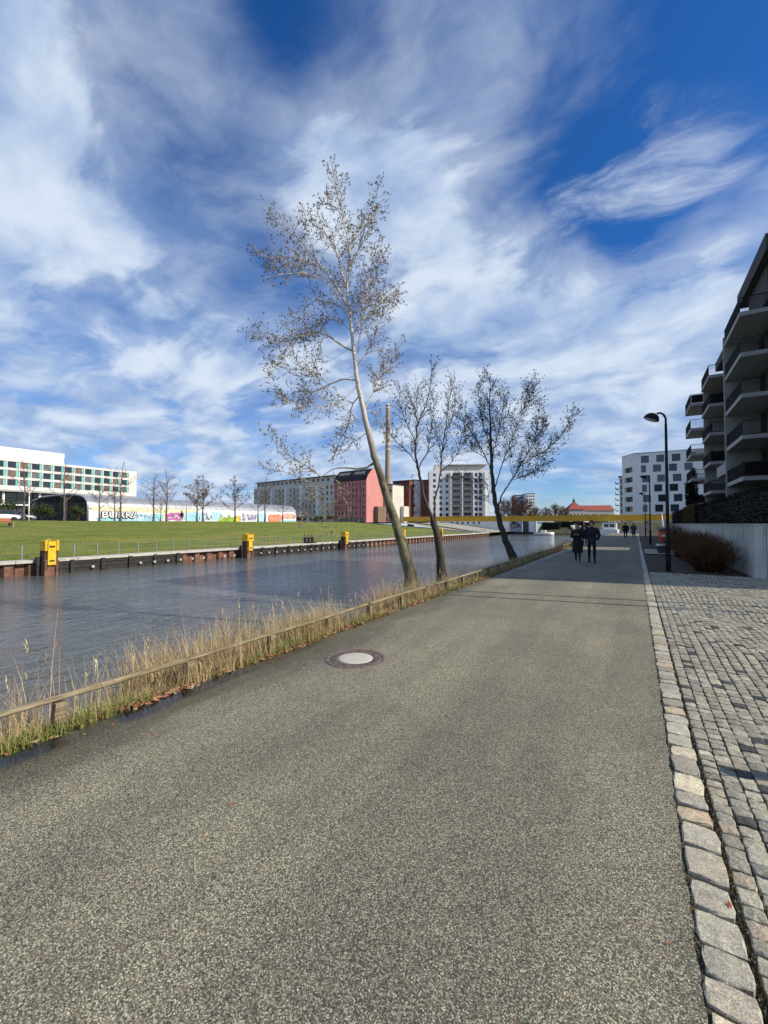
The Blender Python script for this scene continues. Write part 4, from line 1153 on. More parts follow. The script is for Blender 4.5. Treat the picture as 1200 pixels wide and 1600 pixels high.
# --- silver hall with the graffiti wall
e = empty('silver_hall', (-100, 45, 2.0), 'low hall with a curved silver roof, dark glass end and a wall covered in graffiti', 'hall', R_(90))
HL = 64.0
prof = [(0.05, 3.45), (0.12, 3.9), (0.45, 4.45), (1.1, 5.0), (2.3, 5.5), (4.2, 5.85), (8, 6.1), (15, 6.15), (22, 5.95), (27, 5.2), (30, 3.4)]
bm = BM(); n = 26
rows = [[bm.verts.new((HL*i/n, y, z)) for (y, z) in prof] for i in range(n+1)]
for a, b in zip(rows, rows[1:]):
    for j in range(len(prof)-1):
        f = bm.faces.new((a[j], b[j], b[j+1], a[j+1])); f.smooth = True
for i in range(1, 32):
    x = HL*i/32
    for (y0, z0), (y1, z1) in zip(prof[:7], prof[1:7]):
        dv = Vector((0, y1-y0, z1-z0)).normalized(); nv = Vector((0, -dv.z, dv.y))*0.06
        quad(bm, Vector((x-0.05, y0, z0))+nv, Vector((x+0.05, y0, z0))+nv, Vector((x+0.05, y1, z1))+nv, Vector((x-0.05, y1, z1))+nv)
obj('roof_shell', bm, 'silver', e)
bm = BM(); box(bm, 0.02, HL-0.02, 0.0, 29.9, 0, 3.44); obj('wall', bm, 'render_white', e)
bm = BM()
pts = [(0.1, 0)] + prof + [(30, 0)]
f = bm.faces.new([bm.verts.new((-0.02, y, z)) for y, z in pts][::-1]); obj('end_glazing', bm, 'glass_dark', e)
bm = BM(); bm.faces.new([bm.verts.new((HL+0.02, y, z)) for y, z in pts]); obj('end_wall', bm, 'render_grey', e)
bm = BM(); tube(bm, [Vector((-0.10, y, z)) for y, z in [(0.0, 0.0)] + prof], 0.22, 6); obj('roof_rim', bm, 'silver', e)
bm = BM()
for y in (3, 6, 9, 12, 15, 18, 21, 24):
    zt = 5.6 if y < 4 else 6.0
    box(bm, -0.14, -0.03, y-0.06, y+0.06, 0, zt-0.1)
for zz in (2.0, 4.0): box(bm, -0.13, -0.03, 0.6, 27, zz, zz+0.1)
obj('glazing_bars', bm, 'frame_dark', e)
GC = dict(cyan=(0.30, 0.62, 0.68), pale=(0.70, 0.66, 0.44), magenta=(0.50, 0.12, 0.38), lime=(0.32, 0.50, 0.03), orange=(0.72, 0.26, 0.10), lilac=(0.48, 0.36, 0.55), sky=(0.42, 0.66, 0.75), black=(0.02, 0.02, 0.02), white=(0.8, 0.8, 0.78), blue=(0.08, 0.14, 0.45), yellow=(0.72, 0.52, 0.06), rose=(0.72, 0.42, 0.42))
for k, c in GC.items(): mat('spray_'+k, c, 0.7, var=0.25, vscale=1.3)
r = random.Random(5)
def hall_x(px): return at_X(px, -100)[1] - 45
GL = [0]
def patch(x0, x1, z0, z1, colr, rough=0.12, n=22):
    GL[0] += 1; yy = -0.012 - 0.004*GL[0]
    cx, cz, rx, rz_ = (x0+x1)/2, (z0+z1)/2, (x1-x0)/2, (z1-z0)/2
    bm = BM(); ps = []
    for j in range(n):
        a = 2*math.pi*j/n; c, s = math.cos(a), math.sin(a); k = 1/((abs(c)**5+abs(s)**5)**0.2)*(1+r.uniform(-rough, rough))
        ps.append(bm.verts.new((min(HL-0.1, max(0.1, cx+rx*c*k)), yy, min(3.42, max(0.03, cz+rz_*s*k)))))
    bm.faces.new(ps); bmesh.ops.triangulate(bm, faces=bm.faces[:]); o = obj('graffiti', bm, 'spray_'+colr, e); return yy
def scribble(x0, x1, z0, z1, colr, n=9, w_=0.07):
    GL[0] += 1; yy = -0.012 - 0.004*GL[0]
    bm = BM(); p = Vector((x0, yy, (z0+z1)/2))
    for k in range(n*3):
        q_ = Vector((x0+(x1-x0)*(k+1)/(n*3)+r.uniform(-.5, .5), yy, r.uniform(z0, z1))); d_ = (q_-p)
        if d_.length < 0.05: continue
        s = Vector((-d_.z, 0, d_.x)).normalized()*w_
        quad(bm, p-s, q_-s, q_+s, p+s); p = q_
    obj('graffiti', bm, 'spray_'+colr, e)
patch(0.3, 26, 2.25, 3.40, 'pale', 0.04); patch(hall_x(152), hall_x(210), 0.1, 1.1, 'cyan', 0.06)
patch(hall_x(198), hall_x(240), 0.1, 2.0, 'sky', 0.08); patch(hall_x(225), hall_x(262), 0.2, 1.9, 'cyan', 0.10); scribble(hall_x(204), hall_x(244), 0.5, 1.9, 'white', 12); scribble(hall_x(206), hall_x(252), 0.3, 1.8, 'blue', 8, 0.05)
patch(hall_x(254), hall_x(262), 0.1, 2.4, 'pale', 0.1); patch(hall_x(262), hall_x(284), 0.4, 2.3, 'magenta', 0.20); scribble(hall_x(263), hall_x(283), 0.6, 2.1, 'white', 7)
patch(hall_x(288), hall_x(322), 0.15, 2.7, 'sky', 0.10); patch(hall_x(296), hall_x(312), 0.4, 2.0, 'cyan', 0.15); scribble(hall_x(316), hall_x(340), 0.4, 2.6, 'black', 9, 0.05); patch(hall_x(330), hall_x(345), 0.4, 2.9, 'sky', 0.15)
patch(hall_x(342), hall_x(366), 0.05, 1.7, 'lime', 0.22); scribble(hall_x(346), hall_x(362), 0.8, 2.5, 'white', 7); patch(hall_x(366), hall_x(376), 0.1, 1.9, 'yellow', 0.2); scribble(hall_x(344), hall_x(378), 0.3, 2.2, 'black', 8, 0.04)
scribble(hall_x(378), hall_x(400), 0.4, 2.8, 'lilac', 12, 0.09); scribble(hall_x(378), hall_x(401), 0.4, 2.8, 'blue', 8, 0.04); patch(hall_x(402), hall_x(416), 0.1, 2.9, 'sky', 0.08)
patch(hall_x(420), hall_x(440), 0.1, 2.6, 'orange', 0.18); scribble(hall_x(420), hall_x(440), 0.4, 2.2, 'rose', 8); patch(hall_x(441), hall_x(461), 1.2, 3.0, 'rose', 0.08); patch(hall_x(438), hall_x(461), 0.1, 0.9, 'sky', 0.08); scribble(hall_x(446), hall_x(460), 1.0, 2.8, 'yellow', 5)
def lettering(body, parent, x, y, z, size, matname, rot, name='lettering', off=0.0, ext=0.002, sx=1.0):
    cu = bpy.data.curves.new('t', 'FONT'); cu.body = body; cu.size = size; cu.offset = off; cu.extrude = ext
    to = bpy.data.objects.new('t', cu); C.objects.link(to); bpy.context.view_layer.update()
    me = bpy.data.meshes.new_from_object(to.evaluated_get(bpy.context.evaluated_depsgraph_get()))
    bpy.data.objects.remove(to); me.materials.clear(); me.materials.append(MATS[matname])
    o = link(name, me, parent, (x, y, z)); o.rotation_euler = rot; o.scale = (sx, 1, 1); return o
GL[0] += 1
lettering('BURK/', e, hall_x(155)+0.3, -0.24, 0.95, 1.9, 'spray_black', (math.pi/2, 0, 0), 'graffiti_letters', 0.13, sx=1.40)
lettering('BURK/', e, hall_x(155)+0.3, -0.27, 0.95, 1.9, 'spray_white', (math.pi/2, 0, 0), 'graffiti_letters', 0.02, sx=1.40)

# --- grey apartments and pink house
PHI = R_(-8.2); U = Vector((math.cos(PHI), math.sin(PHI), 0)); corner = Vector((-115, 176, 2.0))
po = corner - U*23
e = empty('pink_house', po, 'tall pink apartment house with a dark mansard roof and a bright sunlit blank gable', 'building', PHI)
ops = [o for o in grid(1.0, 2.45, 9, 1.1, 4.0, 2.95, 6, 1.75)] + grid(0.8, 3.6, 6, 2.6, 0.3, 3, 1, 2.4, style='dark')
bm = BM(); shell(bm, 23, 13, 21.6, ops, top=False)
for x in (0, 23): bm.faces.new([bm.verts.new((x, y, z)) for y, z in ([(0, 21.6), (1.2, 24.0), (4.6, 27.4), (8.4, 27.4), (11.8, 24.0), (13, 21.6)] if x else [(0, 21.6), (13, 21.6), (11.8, 24), (8.4, 27.4), (4.6, 27.4), (1.2, 24)])])
obj('wall', bm, 'render_pink', e); put_windows(e, ops, 'pink')
bm = BM(); pr = [(-0.35, 21.45), (1.0, 24.1), (4.5, 27.6), (8.5, 27.6), (12.0, 24.1), (13.35, 21.45)]
for (y0, z0), (y1, z1) in zip(pr, pr[1:]): quad(bm, *[Vector(p) for p in ((-0.1, y0, z0), (23.1, y0, z0), (23.1, y1, z1), (-0.1, y1, z1))])
bmesh.ops.solidify(bm, geom=bm.faces[:], thickness=0.15); obj('roof', bm, 'roof_dark', e)
for grp in (2.2, 13.0):
    for k in range(4):
        bm = BM(); x = grp+1.9*k
        P_ = lambda x_, t_: Vector((x_, 1.0+3.5*t_, 24.1+3.5*t_)) + Vector((0, -0.10, 0.10))
        vs = [P_(x, 0.2), P_(x+1.2, 0.2), P_(x+1.2, 0.62), P_(x, 0.62)]
        quad(bm, *vs); bmesh.ops.solidify(bm, geom=bm.faces[:], thickness=0.08); obj('skylight', bm, 'curtain', e)
for x in (8.35, 18.15):
    bm = BM(); box(bm, x, x+0.95, -0.9, -0.003, 3.2, 19.2); obj('bay_pilaster', bm, 'render_pink', e)
bm = BM(); box(bm, 23.003, 25.6, 6.0, 12.5, 0, 8.3); obj('annex', bm, 'brick_brown', e)
GW = 73
go = po - U*GW
e = empty('grey_apartments', go, 'long grey five storey apartment block with white stair towers and a set back attic', 'building', PHI)
ops = grid(1.6, 3.45, 21, 1.35, 2.0, 3.25, 6, 1.9, skip=lambda i, j: i in (1, 5, 9, 13, 17))
bm = BM(); shell(bm, GW, 13, 22.0, ops); obj('wall', bm, 'render_grey', e); put_windows(e, ops, 'dark')
aops = grid(2.0, 4.0, 17, 1.8, 23.0, 3, 1, 1.6)
bm = BM(); T = Matrix.Translation((0.8, 1.6, 0)); facade(bm, T, GW-1.6, 3.3, [(a-0.8, b, c-0.8, d_) for a, b, c, d_ in aops], 0.2, z0=22.003)
facade(bm, Matrix.Translation((0, 1.6, 0)) @ side(GW-0.8, 10), 10, 3.3, [], z0=22.003)
obj('attic', bm, 'render_grey', e); put_windows(e, [(a-0.8, b, c-0.8, d_) for a, b, c, d_ in aops], 'dark', 0.2, T)
bm = BM(); box(bm, 0.2, GW-0.1, 0.4, 12.5, 25.32, 25.7); obj('roof', bm, 'roof_dark', e)
for x in (4.7, 18.4, 32.2, 46.0, 59.8):
    bm = BM(); box(bm, x, x+2.2, -1.1, -0.003, 0.0, 21.0); obj('stair_tower', bm, 'render_white', e)
r = random.Random(3)
for x in (11.2, 25.0, 38.8, 52.6):
    for j in range(1, 6):
        bm = BM(); box(bm, x, x+3.6, -1.5, -0.003, 1.75+3.25*j, 1.9+3.25*j); box(bm, x, x+3.6, -1.5, -1.42, 1.9+3.25*j, 2.85+3.25*j); obj('balcony', bm, 'concrete_pale', e)
# --- small pale house, two brick houses, chimney
def at_depth(px, z): a, b = ray(px); return Vector((a*z, b*z, 2.0))
def simple_house(name, px0, px1, z, y_top, label, wall, style='dark', cols=4, rows=5, D=14, roof='roof_dark', phi=PHI, base=2.0, rh=0.0, w_=1.1, h_=1.7):
    o = at_depth(px0, z); o.z = base; q_ = at_depth(px1, z); Wd = (q_-o).dot(Vector((CY, SY, 0)))/max(0.3, Vector((math.cos(phi), math.sin(phi), 0)).dot(Vector((CY, SY, 0))))
    H = EYE + (HOR-y_top)*z/FPX - base
    e = empty(name, o, label, 'building', phi); dxx = Wd/cols; dz_ = (H-1.2)/rows
    ops = grid((dxx-w_)/2, dxx, cols, w_, 1.0, dz_, rows, min(h_, dz_-0.7))
    bm = BM(); shell(bm, Wd, D, H, ops); obj('wall', bm, wall, e); put_windows(e, ops, style)
    if rh:
        bm = BM()
        for y0, z0, y1, z1 in ((-0.4, H-0.05, D/2, H+rh), (D/2, H+rh, D+0.4, H-0.05)): quad(bm, *[Vector(p) for p in ((-0.3, y0, z0), (Wd+0.3, y0, z0), (Wd+0.3, y1, z1), (-0.3, y1, z1))])
        for x in (-0.1, Wd+0.1): bm.faces.new([bm.verts.new((x, y, zz)) for y, zz in ((0, H), (D, H), (D/2, H+rh-0.1))])
        obj('roof', bm, roof, e)
    else:
        bm = BM(); box(bm, -0.3, Wd+0.3, -0.3, D+0.3, H+0.003, H+0.45); obj('roof', bm, roof, e)
    return e, Wd, H
simple_house('pale_house', 588, 613, 232, 759, 'pale cream house right of the pink gable, cut by the leaning poplar trunk', 'render_grey', 'dark', 4, 5, D=10)
e, Wd, H = simple_house('brick_house', 614, 638.5, 240, 753, 'red brick house with a grey lower front, just right of the chimney foot', 'brick_red', 'plain', 4, 5)
bm = BM(); box(bm, 0.2, Wd-0.2, -5, -0.01, 0, 9.0); obj('lower_front', bm, 'render_grey', e)
simple_house('stair_tower_block', 639, 648, 238, 751, 'narrow white and grey stair tower between the two brick houses', 'render_white', 'dark', 2, 6)
simple_house('brick_house', 648.5, 670, 242, 752, 'red brick house behind the forked tree, left of the white balcony block', 'brick_red', 'plain', 4, 5)
z = 255; o = at_depth(606, z); o.z = 2.0; Ht = EYE+(HOR-633)*z/FPX-2
e = empty('factory_chimney', o, 'tall slim tapering brick chimney rising beside the pink house', 'chimney')
mat('chimney_brick', (0.36, 0.29, 0.21), 0.85, col2=(0.27, 0.21, 0.15), vscale=0.8)
bm = BM(); n = 22; loft(bm, [ell(0, 0, Ht*t_, 2.15-1.0*t_, 2.15-1.0*t_, 20) for t_ in [i/n for i in range(n+1)]]); obj('shaft', bm, 'chimney_brick', e)
for k, zz in enumerate((0.62, 0.66, 0.975)):
    bm = BM(); rr = 2.15-1.0*zz+0.14; loft(bm, [ell(0, 0, Ht*zz, rr, rr, 20), ell(0, 0, Ht*zz+0.6, rr, rr, 20)]); obj('band', bm, 'render_grey', e)
bm = BM(); loft(bm, [ell(0, 0, Ht+0.003, 1.35, 1.35, 20), ell(0, 0, Ht+0.9, 1.2, 1.2, 20)]); obj('cap', bm, 'render_grey', e)
# --- white balcony block
phi = R_(28); o = at_depth(671, 230); o.z = 2.0
e = empty('white_balcony_block', o, 'nine storey white apartment block with stacked balconies behind the two bank trees', 'building', phi)
Wd = 32.5; H = 28.5
ops = grid(2.0, 3.4, 3, 1.5, 3.6, 3.1, 8, 1.6) + grid(12.5, 6.0, 2, 4.2, 3.3, 3.1, 8, 2.3, style='curtain') + grid(24.4, 2.3, 2, 1.7, 3.3, 3.1, 8, 2.1, style='blue')
bm = BM(); shell(bm, Wd, 14, H, ops); obj('wall', bm, 'render_white', e); put_windows(e, ops, 'dark')
for x in (12.0, 18.0):
    for j in range(8):
        zz = 3.1+3.1*j; bm = BM(); box(bm, x, x+5.0, -1.6, -0.003, zz, zz+0.18)
        for k in range(26): box(bm, x+0.02+k*0.195, x+0.06+k*0.195, -1.58, -1.54, zz+0.18, zz+1.1)
        box(bm, x, x+5.0, -1.6, -1.53, zz+1.1, zz+1.16)
        box(bm, x+0.01, x+0.07, -1.5, -0.02, zz+0.18, zz+1.1); box(bm, x+4.93, x+4.99, -1.5, -0.02, zz+0.18, zz+1.1)
        obj('balcony', bm, 'concrete', e)
for x in (11.3, 17.45, 23.4, 29.6):
    bm = BM(); box(bm, x, x+0.4, -1.7, -0.004, 0, H-1.0); obj('fin', bm, 'render_white', e)
bm = BM(); box(bm, 3, 30, 1.5, 12, H+0.003, H+3.0); obj('attic', bm, 'render_grey', e)
bm = BM(); box(bm, 10, 31.5, -0.6, 13, H+3.02, H+3.3); obj('roof', bm, 'concrete_pale', e)
# --- far houses beyond the bridge
e, Wd, H = simple_house('white_tower_block', 823, 836, 420, 771.5, 'small distant white tower block above the brown trees', 'render_white', 'dark', 4, 9, phi=R_(30), w_=1.4)
simple_house('glass_block', 806, 821.5, 430, 774, 'distant grey blue block just left of the white tower', 'blue_grey', 'blue', 5, 8, phi=R_(30), w_=1.9)
e, Wd, H = simple_house('red_roofed_building', 912, 957, 330, 797.5, 'distant cream building with a long red hipped roof above the footbridge', 'concrete_pale', 'dark', 11, 2, D=14, roof='roof_red', phi=R_(24), rh=4.2, w_=1.2)
e, Wd, H = simple_house('turreted_building', 889, 911, 325, 797, 'distant house with a red pyramid roof and a green spire', 'concrete_pale', 'dark', 4, 2, D=11, roof='roof_red', phi=R_(24))
bm = BM(); loft(bm, [[Vector((a, b, H+0.46)) for a, b in ((-0.5, -0.5), (Wd+0.5, -0.5), (Wd+0.5, 11.5), (-0.5, 11.5))], [Vector((Wd/2+a*1.0, 5.5+b, H+6.0)) for a, b in ((-1, -1), (1, -1), (1, 1), (-1, 1))]])
for f in bm.faces: f.smooth = False
obj('hip_roof', bm, 'roof_red', e)
bm = BM(); loft(bm, [ell(Wd/2, 5.5, H+6.0, 0.9, 0.9, 8), ell(Wd/2, 5.5, H+7.4, 0.9, 0.9, 8), ell(Wd/2, 5.5, H+7.6, 1.2, 1.2, 8), ell(Wd/2, 5.5, H+9.0, 0.4, 0.4, 8), ell(Wd/2, 5.5, H+11.0, 0.06, 0.06, 8)]); obj('spire', bm, 'copper_green', e)

# --- white office block at the end of the path
Yf = 140.0; zc, X0 = at_Y(992.5, Yf)
e = empty('white_office_block', (X0, Yf, 0.0), 'white six storey block with staggered dark double windows at the end of the path', 'building')
def oz(y): return EYE+(HOR-y)*zc/FPX
def ox(px): return at_Y(px, Yf)[1]-X0
rowsY = [718.5, 733.2, 748.8, 763.6, 779.2, 794.6, 809]
cx_ = [[(1003, 1015.5), (1027, 1039.5), (1051.5, 1065), (1077, 1090)], [(1003, 1010.5), (1021.5, 1034.5), (1046.5, 1059.3), (1071, 1084)], [(1004.5, 1017), (1028, 1040), (1052.5, 1066), (1078, 1091)],
       [(1004, 1011.5), (1023, 1035.5), (1047, 1060.5), (1073, 1086)], [(1005, 1017.5), (1029, 1041), (1053.5, 1067), (1079, 1092)], [(1004.5, 1012), (1024, 1036.5), (1048, 1061.5), (1074, 1087)], [(1005, 1017.5), (1029, 1041), (1053.5, 1067)]]
ops = []
for yy, row in zip(rowsY, cx_):
    for k, (a, b) in enumerate(row): ops.append((ox(a), oz(yy)-1.0, ox(b), oz(yy)+1.0, 'blue' if (k+int(yy)) % 3 else 'curtain'))
H = oz(708.5); Wd = 30.0
lops = grid(11.0, 6.0, 1, 2.0, 2.0, 2.85, 6, 1.6)
bm = BM(); facade(bm, I4, Wd, H, [o_[:4] for o_ in ops], 0.3); facade(bm, side(Wd, 16), 16, H, [])
CH = Matrix.Translation((-3.2, 5.5, 0)) @ Matrix.Rotation(math.atan2(-5.5, 3.2), 4, 'Z'); cl = math.hypot(5.5, 3.2)
chops = grid(1.2, 3, 1, cl-2.2, 2.2, 2.85, 6, 1.5)
facade(bm, CH, cl, H, chops, 0.8); facade(bm, Matrix.Translation((-3.2, 16, 0)) @ Matrix.Rotation(-math.pi/2, 4, 'Z'), 10.5, H, [])
bm.faces.new([bm.verts.new(p) for p in ((-3.2, 5.5, H), (0, 0, H), (Wd, 0, H), (Wd, 16, H), (-3.2, 16, H))])
obj('wall', bm, 'render_white', e); put_windows(e, ops, 'blue', 0.3); put_windows(e, chops, 'dark', 0.8, CH)
bm = BM()
for a, b in (((-3.25, 5.5), (-0.02, -0.05)), ((-0.02, -0.05), (Wd, -0.05))): 
    tube(bm, [Vector((a[0], a[1], H+0.06)), Vector((b[0], b[1], H+0.06))], 0.09, 4)
obj('roof_edge', bm, 'metal_grey', e)
e, Wd, H = simple_house('grey_tower_house', 968.5, 987, 172, 745.5, 'grey glazed apartment tower with balconies half hidden behind the white office block', 'render_grey', 'blue', 2, 8, phi=0.0, base=0.0, w_=2.0, h_=1.9)
for j in range(8):
    zz = 2.2+2.25*j; bm = BM(); box(bm, -1.5, -0.31, 0.5, 4.0, zz, zz+0.25); box(bm, -1.5, -1.42, 0.5, 4.0, zz+0.25, zz+1.1); obj('balcony', bm, 'facade_brown', e)

# --- the dark apartment building along the path
AX, AY = 8.8, 68.0
e = empty('apartment_building', (AX, AY, 0.0), 'dark brown apartment building with stacked concrete balconies on the right', 'building', R_(-90))
LV = [2.05, 5.0, 7.95, 10.9, 13.85, 16.8]
bm = BM()
ops1 = [(2.0, z0+0.12, 3.9, z0+2.35) for z0 in LV[:5]] + [(4.8, z0+0.12, 6.4, z0+2.35) for z0 in LV[:5]]
ops2 = [(x, z0+0.12, x+1.7, z0+2.35) for z0 in LV[:6] for x in (9.2, 12.0, 15.8, 18.6)]
ops3 = [(x, z0+0.12, x+1.5, z0+2.35) for z0 in LV[:6] for x in (23.6, 25.8, 27.8)]
facade(bm, I4, 7.5, 16.2, ops1); facade(bm, I4, 14.5, 19.7, ops2, x0=7.5); facade(bm, I4, 7.7, 20.9, ops3, x0=22.0)
facade(bm, side(29.7, 14), 14, 20.9, []); facade(bm, side(0, 14, False), 14, 16.2, [])
for x, za, zb in ((7.5, 16.2, 19.7), (22.0, 19.7, 20.9)): facade(bm, Matrix.Translation((x, 14, 0)) @ Matrix.Rotation(-math.pi/2, 4, 'Z'), 14, zb-za, [], z0=za)
for x0, x1, zz in ((0, 7.5, 16.2), (7.5, 22, 19.7), (22, 29.7, 20.9)): quad(bm, *[Vector(p) for p in ((x0, 0, zz), (x1, 0, zz), (x1, 14, zz), (x0, 14, zz))])
obj('wall', bm, 'facade_brown', e)
for o_ in (ops1, ops2, ops3): put_windows(e, o_, 'curtain')
def balcony(x0, x1, yo, zt, solid=False, par=None, plants=0):
    th = 0.30
    bm = BM(); box(bm, x0, x1, yo, -0.003, zt-th, zt); b_ = obj('balcony', bm, 'slab', par or e)
    bm = BM()
    n = int((x1-x0)/0.11); m = int(-yo/0.11)
    for k in range(n+1): box(bm, x0+0.04+(x1-x0-0.1)*k/n, x0+0.065+(x1-x0-0.1)*k/n, yo+0.03, yo+0.055, zt, zt+1.0)
    for k in range(1, m):
        for xx in (x0+0.04, x1-0.06): box(bm, xx, xx+0.022, yo+0.06+(-yo-0.1)*k/m, yo+0.08+(-yo-0.1)*k/m, zt, zt+1.0)
    box(bm, x0+0.02, x1-0.02, yo+0.02, yo+0.07, zt+1.0, zt+1.05)
    for xx in (x0+0.02, x1-0.07): box(bm, xx, xx+0.05, yo+0.072, -0.01, zt+1.0, zt+1.05)
    if solid: box(bm, x0+0.08, x1-0.08, yo+0.09, yo+0.12, zt+0.05, zt+0.98); box(bm, x1-0.13, x1-0.10, yo+0.14, -0.02, zt+0.05, zt+0.98)
    obj('railing', bm, 'metal_black', b_)
    if plants:
        pr_ = random.Random(int(x0*10+zt*7)); gg = Geo()
        for k in range(plants):
            cx, cy, s = pr_.uniform(x0+0.3, x1-0.3), yo+pr_.uniform(0.25, 0.6), pr_.uniform(0.2, 0.5)
            for q_ in range(70):
                v = Vector((pr_.gauss(0, 1), pr_.gauss(0, 1), pr_.gauss(0, 1))).normalized()*s*pr_.random()**0.4
                p = Vector((cx, cy, zt+0.6+s))+Vector((v.x*0.6, v.y*0.6, v.z*1.5)); a, b2 = frame(v+Vector((0.01, 0, 0))); a *= 0.06; b2 *= 0.06
                gg.add([tuple(p-a-b2), tuple(p+a-b2), tuple(p+a+b2), tuple(p-a+b2)], [(0, 1, 2, 3)], (0.02, 0.03, 0.012))
        gg.build('balcony_plant', 'leaf', b_)
for k, zt in enumerate(LV[1:]):
    balcony(23.2, 29.3, -2.2, zt, k < 1); balcony(8.7, 14.3, -2.2, zt, k in (1, 3), plants=1 if k in (1, 2) else 0); balcony(1.3, 7.0, -3.1, zt-1.0, k in (0, 4), plants=(2 if k == 1 else 1 if k == 4 else 0))
bm = BM(); box(bm, 22.85, 23.17, -2.25, -0.004, 0, 17.3); obj('party_fin', bm, 'concrete', e)
bm = BM(); box(bm, 8.35, 8.66, -2.0, -0.004, 0, 16.9); obj('party_fin', bm, 'concrete', e)
bm = BM(); box(bm, 22.4, 31.5, -1.15, -0.005, 19.75, 20.85); box(bm, 24, 29.6, -0.7, -0.006, 17.3, 19.74); obj('penthouse', bm, 'facade_brown', e)
bm = BM(); box(bm, 8.8, 16.0, -0.9, -0.007, 18.6, 19.5); obj('penthouse', bm, 'facade_brown', e)
for z0 in (2.6, 6.1): 
    bm = BM(); box(bm, 14.32, 22.83, -1.7, -1.6, z0+0.4, z0+1.1); box(bm, 14.32, 22.83, -1.7, -0.004, z0+0.12, z0+0.39); obj('gallery', bm, 'slab', e)
# unseen nearer block added to shade the path; its link trims the sunlit strip
e2 = empty('apartment_building', (AX, 32.0, 0.0), 'nearer dark brown apartment block beside the courtyard, just right of the frame', 'building', R_(-90))
ops = [(x, z0+0.12, x+1.6, z0+2.35) for z0 in LV[:6] for x in (1.2, 4.2, 7.2, 10.6)]
bm = BM(); shell(bm, 14.15, 14, 20.5, ops); obj('wall', bm, 'facade_brown', e2); put_windows(e2, ops, 'curtain')
bm = BM(); box(bm, -6.29, -0.01, 0.3, 10, 0, 7.0); obj('link_block', bm, 'facade_brown', e2)  # added out of view, its height set to cut the sunlit strip short
e_main = e
for k, zt in enumerate(LV[1:]): e = e2; balcony(4.0, 9.4, -2.2, zt, False, e2)
e = e_main

# --- garden wall, hedges
e = empty('garden_wall', (3.07, 16.7, 0.0), 'stained pale concrete garden wall with a corner beside the cobbled courtyard', 'wall')
def wall_mat():
    m = bpy.data.materials.new('wall_concrete'); m.use_nodes = True; MATS['wall_concrete'] = m
    t = NT(m.node_tree); b = t.n['Principled BSDF']; co = t.new('ShaderNodeTexCoord').outputs['Object']
    z = t.sep(co)[2]
    n = t.noise(co, 1.4, 6, 0.65); st = t.noise(t.mapping(co, (5, 5, 0.25)), 1.6, 5, 0.65)
    c = t.mix(t.smooth(n, 0.35, 0.7), (0.52, 0.51, 0.47), (0.36, 0.355, 0.33))
    c = t.mix(t.math('MULTIPLY', t.smooth(st, 0.55, 0.75), t.smooth(z, 0.4, 1.6)), c, (0.16, 0.155, 0.14))
    bd = t.noise(t.mapping(co, (0.6, 0.6, 7)), 2.2, 3, 0.6); c = t.mix(t.math('MULTIPLY', t.smooth(bd, 0.56, 0.7), 0.35), c, (0.28, 0.27, 0.25))
    t.put(b.inputs['Base Color'], c); b.inputs['Roughness'].default_value = 0.85
    bn = t.new('ShaderNodeBump'); bn.inputs['Strength'].default_value = 0.25; bn.inputs['Distance'].default_value = 0.02
    t.l.new(n, bn.inputs['Height']); t.l.new(bn.outputs[0], b.inputs['Normal'])
wall_mat()
for k in range(9):
    bm = BM(); y0 = 0.012 + 4.85*k; box(bm, 0.0, 0.28, y0, y0+4.83, -0.2, 1.60); obj('wall_panel', bm, 'wall_concrete', e)
for k in range(3):
    bm = BM(); x0 = 0.292 + 4.0*k; box(bm, x0, x0+3.985, 0.002, 0.28, -0.2, 1.60); obj('wall_panel', bm, 'wall_concrete', e)
bm = BM(); box(bm, -0.03, 0.31, 0.02, 43.6, 1.603, 1.645); box(bm, 0.312, 12.2, -0.03, 0.31, 1.603, 1.645); obj('coping', bm, 'concrete_pale', e)
sheet('garden_ground', 'soil', 3.36, 30, 17.0, 60, 1.45)
def hedge(name, label, boxes, cols, seed, s=0.045, dens=520, cat='hedge'):
    rr = random.Random(seed); gg = Geo(); bm = BM(); o = Vector((boxes[0][0], boxes[0][2], boxes[0][4]))
    e = empty(name, o, label, cat)
    for (x0, x1, y0, y1, z0, z1) in boxes:
        box(bm, x0+0.12-o.x, x1-0.12-o.x, y0+0.12-o.y, y1-0.12-o.y, z0-o.z, z1-0.12-o.z)
        area = 2*(x1-x0+y1-y0)*(z1-z0)+(x1-x0)*(y1-y0)
        for k in range(int(area*dens*0.45)):
            f = rr.choice((0, 0, 1, 2, 3, 4)); 
            p = Vector((rr.uniform(x0, x1), rr.uniform(y0, y1), rr.uniform(z0, z1)))
            if f == 0: p.x = x0
            elif f == 1: p.y = y0
            elif f == 2: p.z = z1
            elif f == 3: p.x = x1
            else: p.y = y1
            p += Vector((rr.gauss(0, .05), rr.gauss(0, .05), rr.gauss(0, .06)))
            d_ = Vector((rr.gauss(0, 1), rr.gauss(0, 1), rr.gauss(0, 1))).normalized(); a, b_ = frame(d_); ss = s*rr.uniform(0.6, 1.5); p -= o
            c = rr.choice(cols); v = rr.uniform(0.6, 1.4)
            gg.add([tuple(p-a*ss), tuple(p-b_*ss*0.5), tuple(p+a*ss), tuple(p+b_*ss*0.5)], [(0, 1, 2, 3)], tuple(q_*v for q_ in c))
    mt = 'hedge_core'
    if mt not in MATS: mat(mt, (0.005, 0.006, 0.004), 0.95)
    obj('branches', bm, mt, e); gg.build('foliage', 'leaf', e); return e  # near-black solid box filling the inside, leaf cards around it
DK = [(0.007, 0.010, 0.005), (0.011, 0.014, 0.006), (0.006, 0.007, 0.004)]
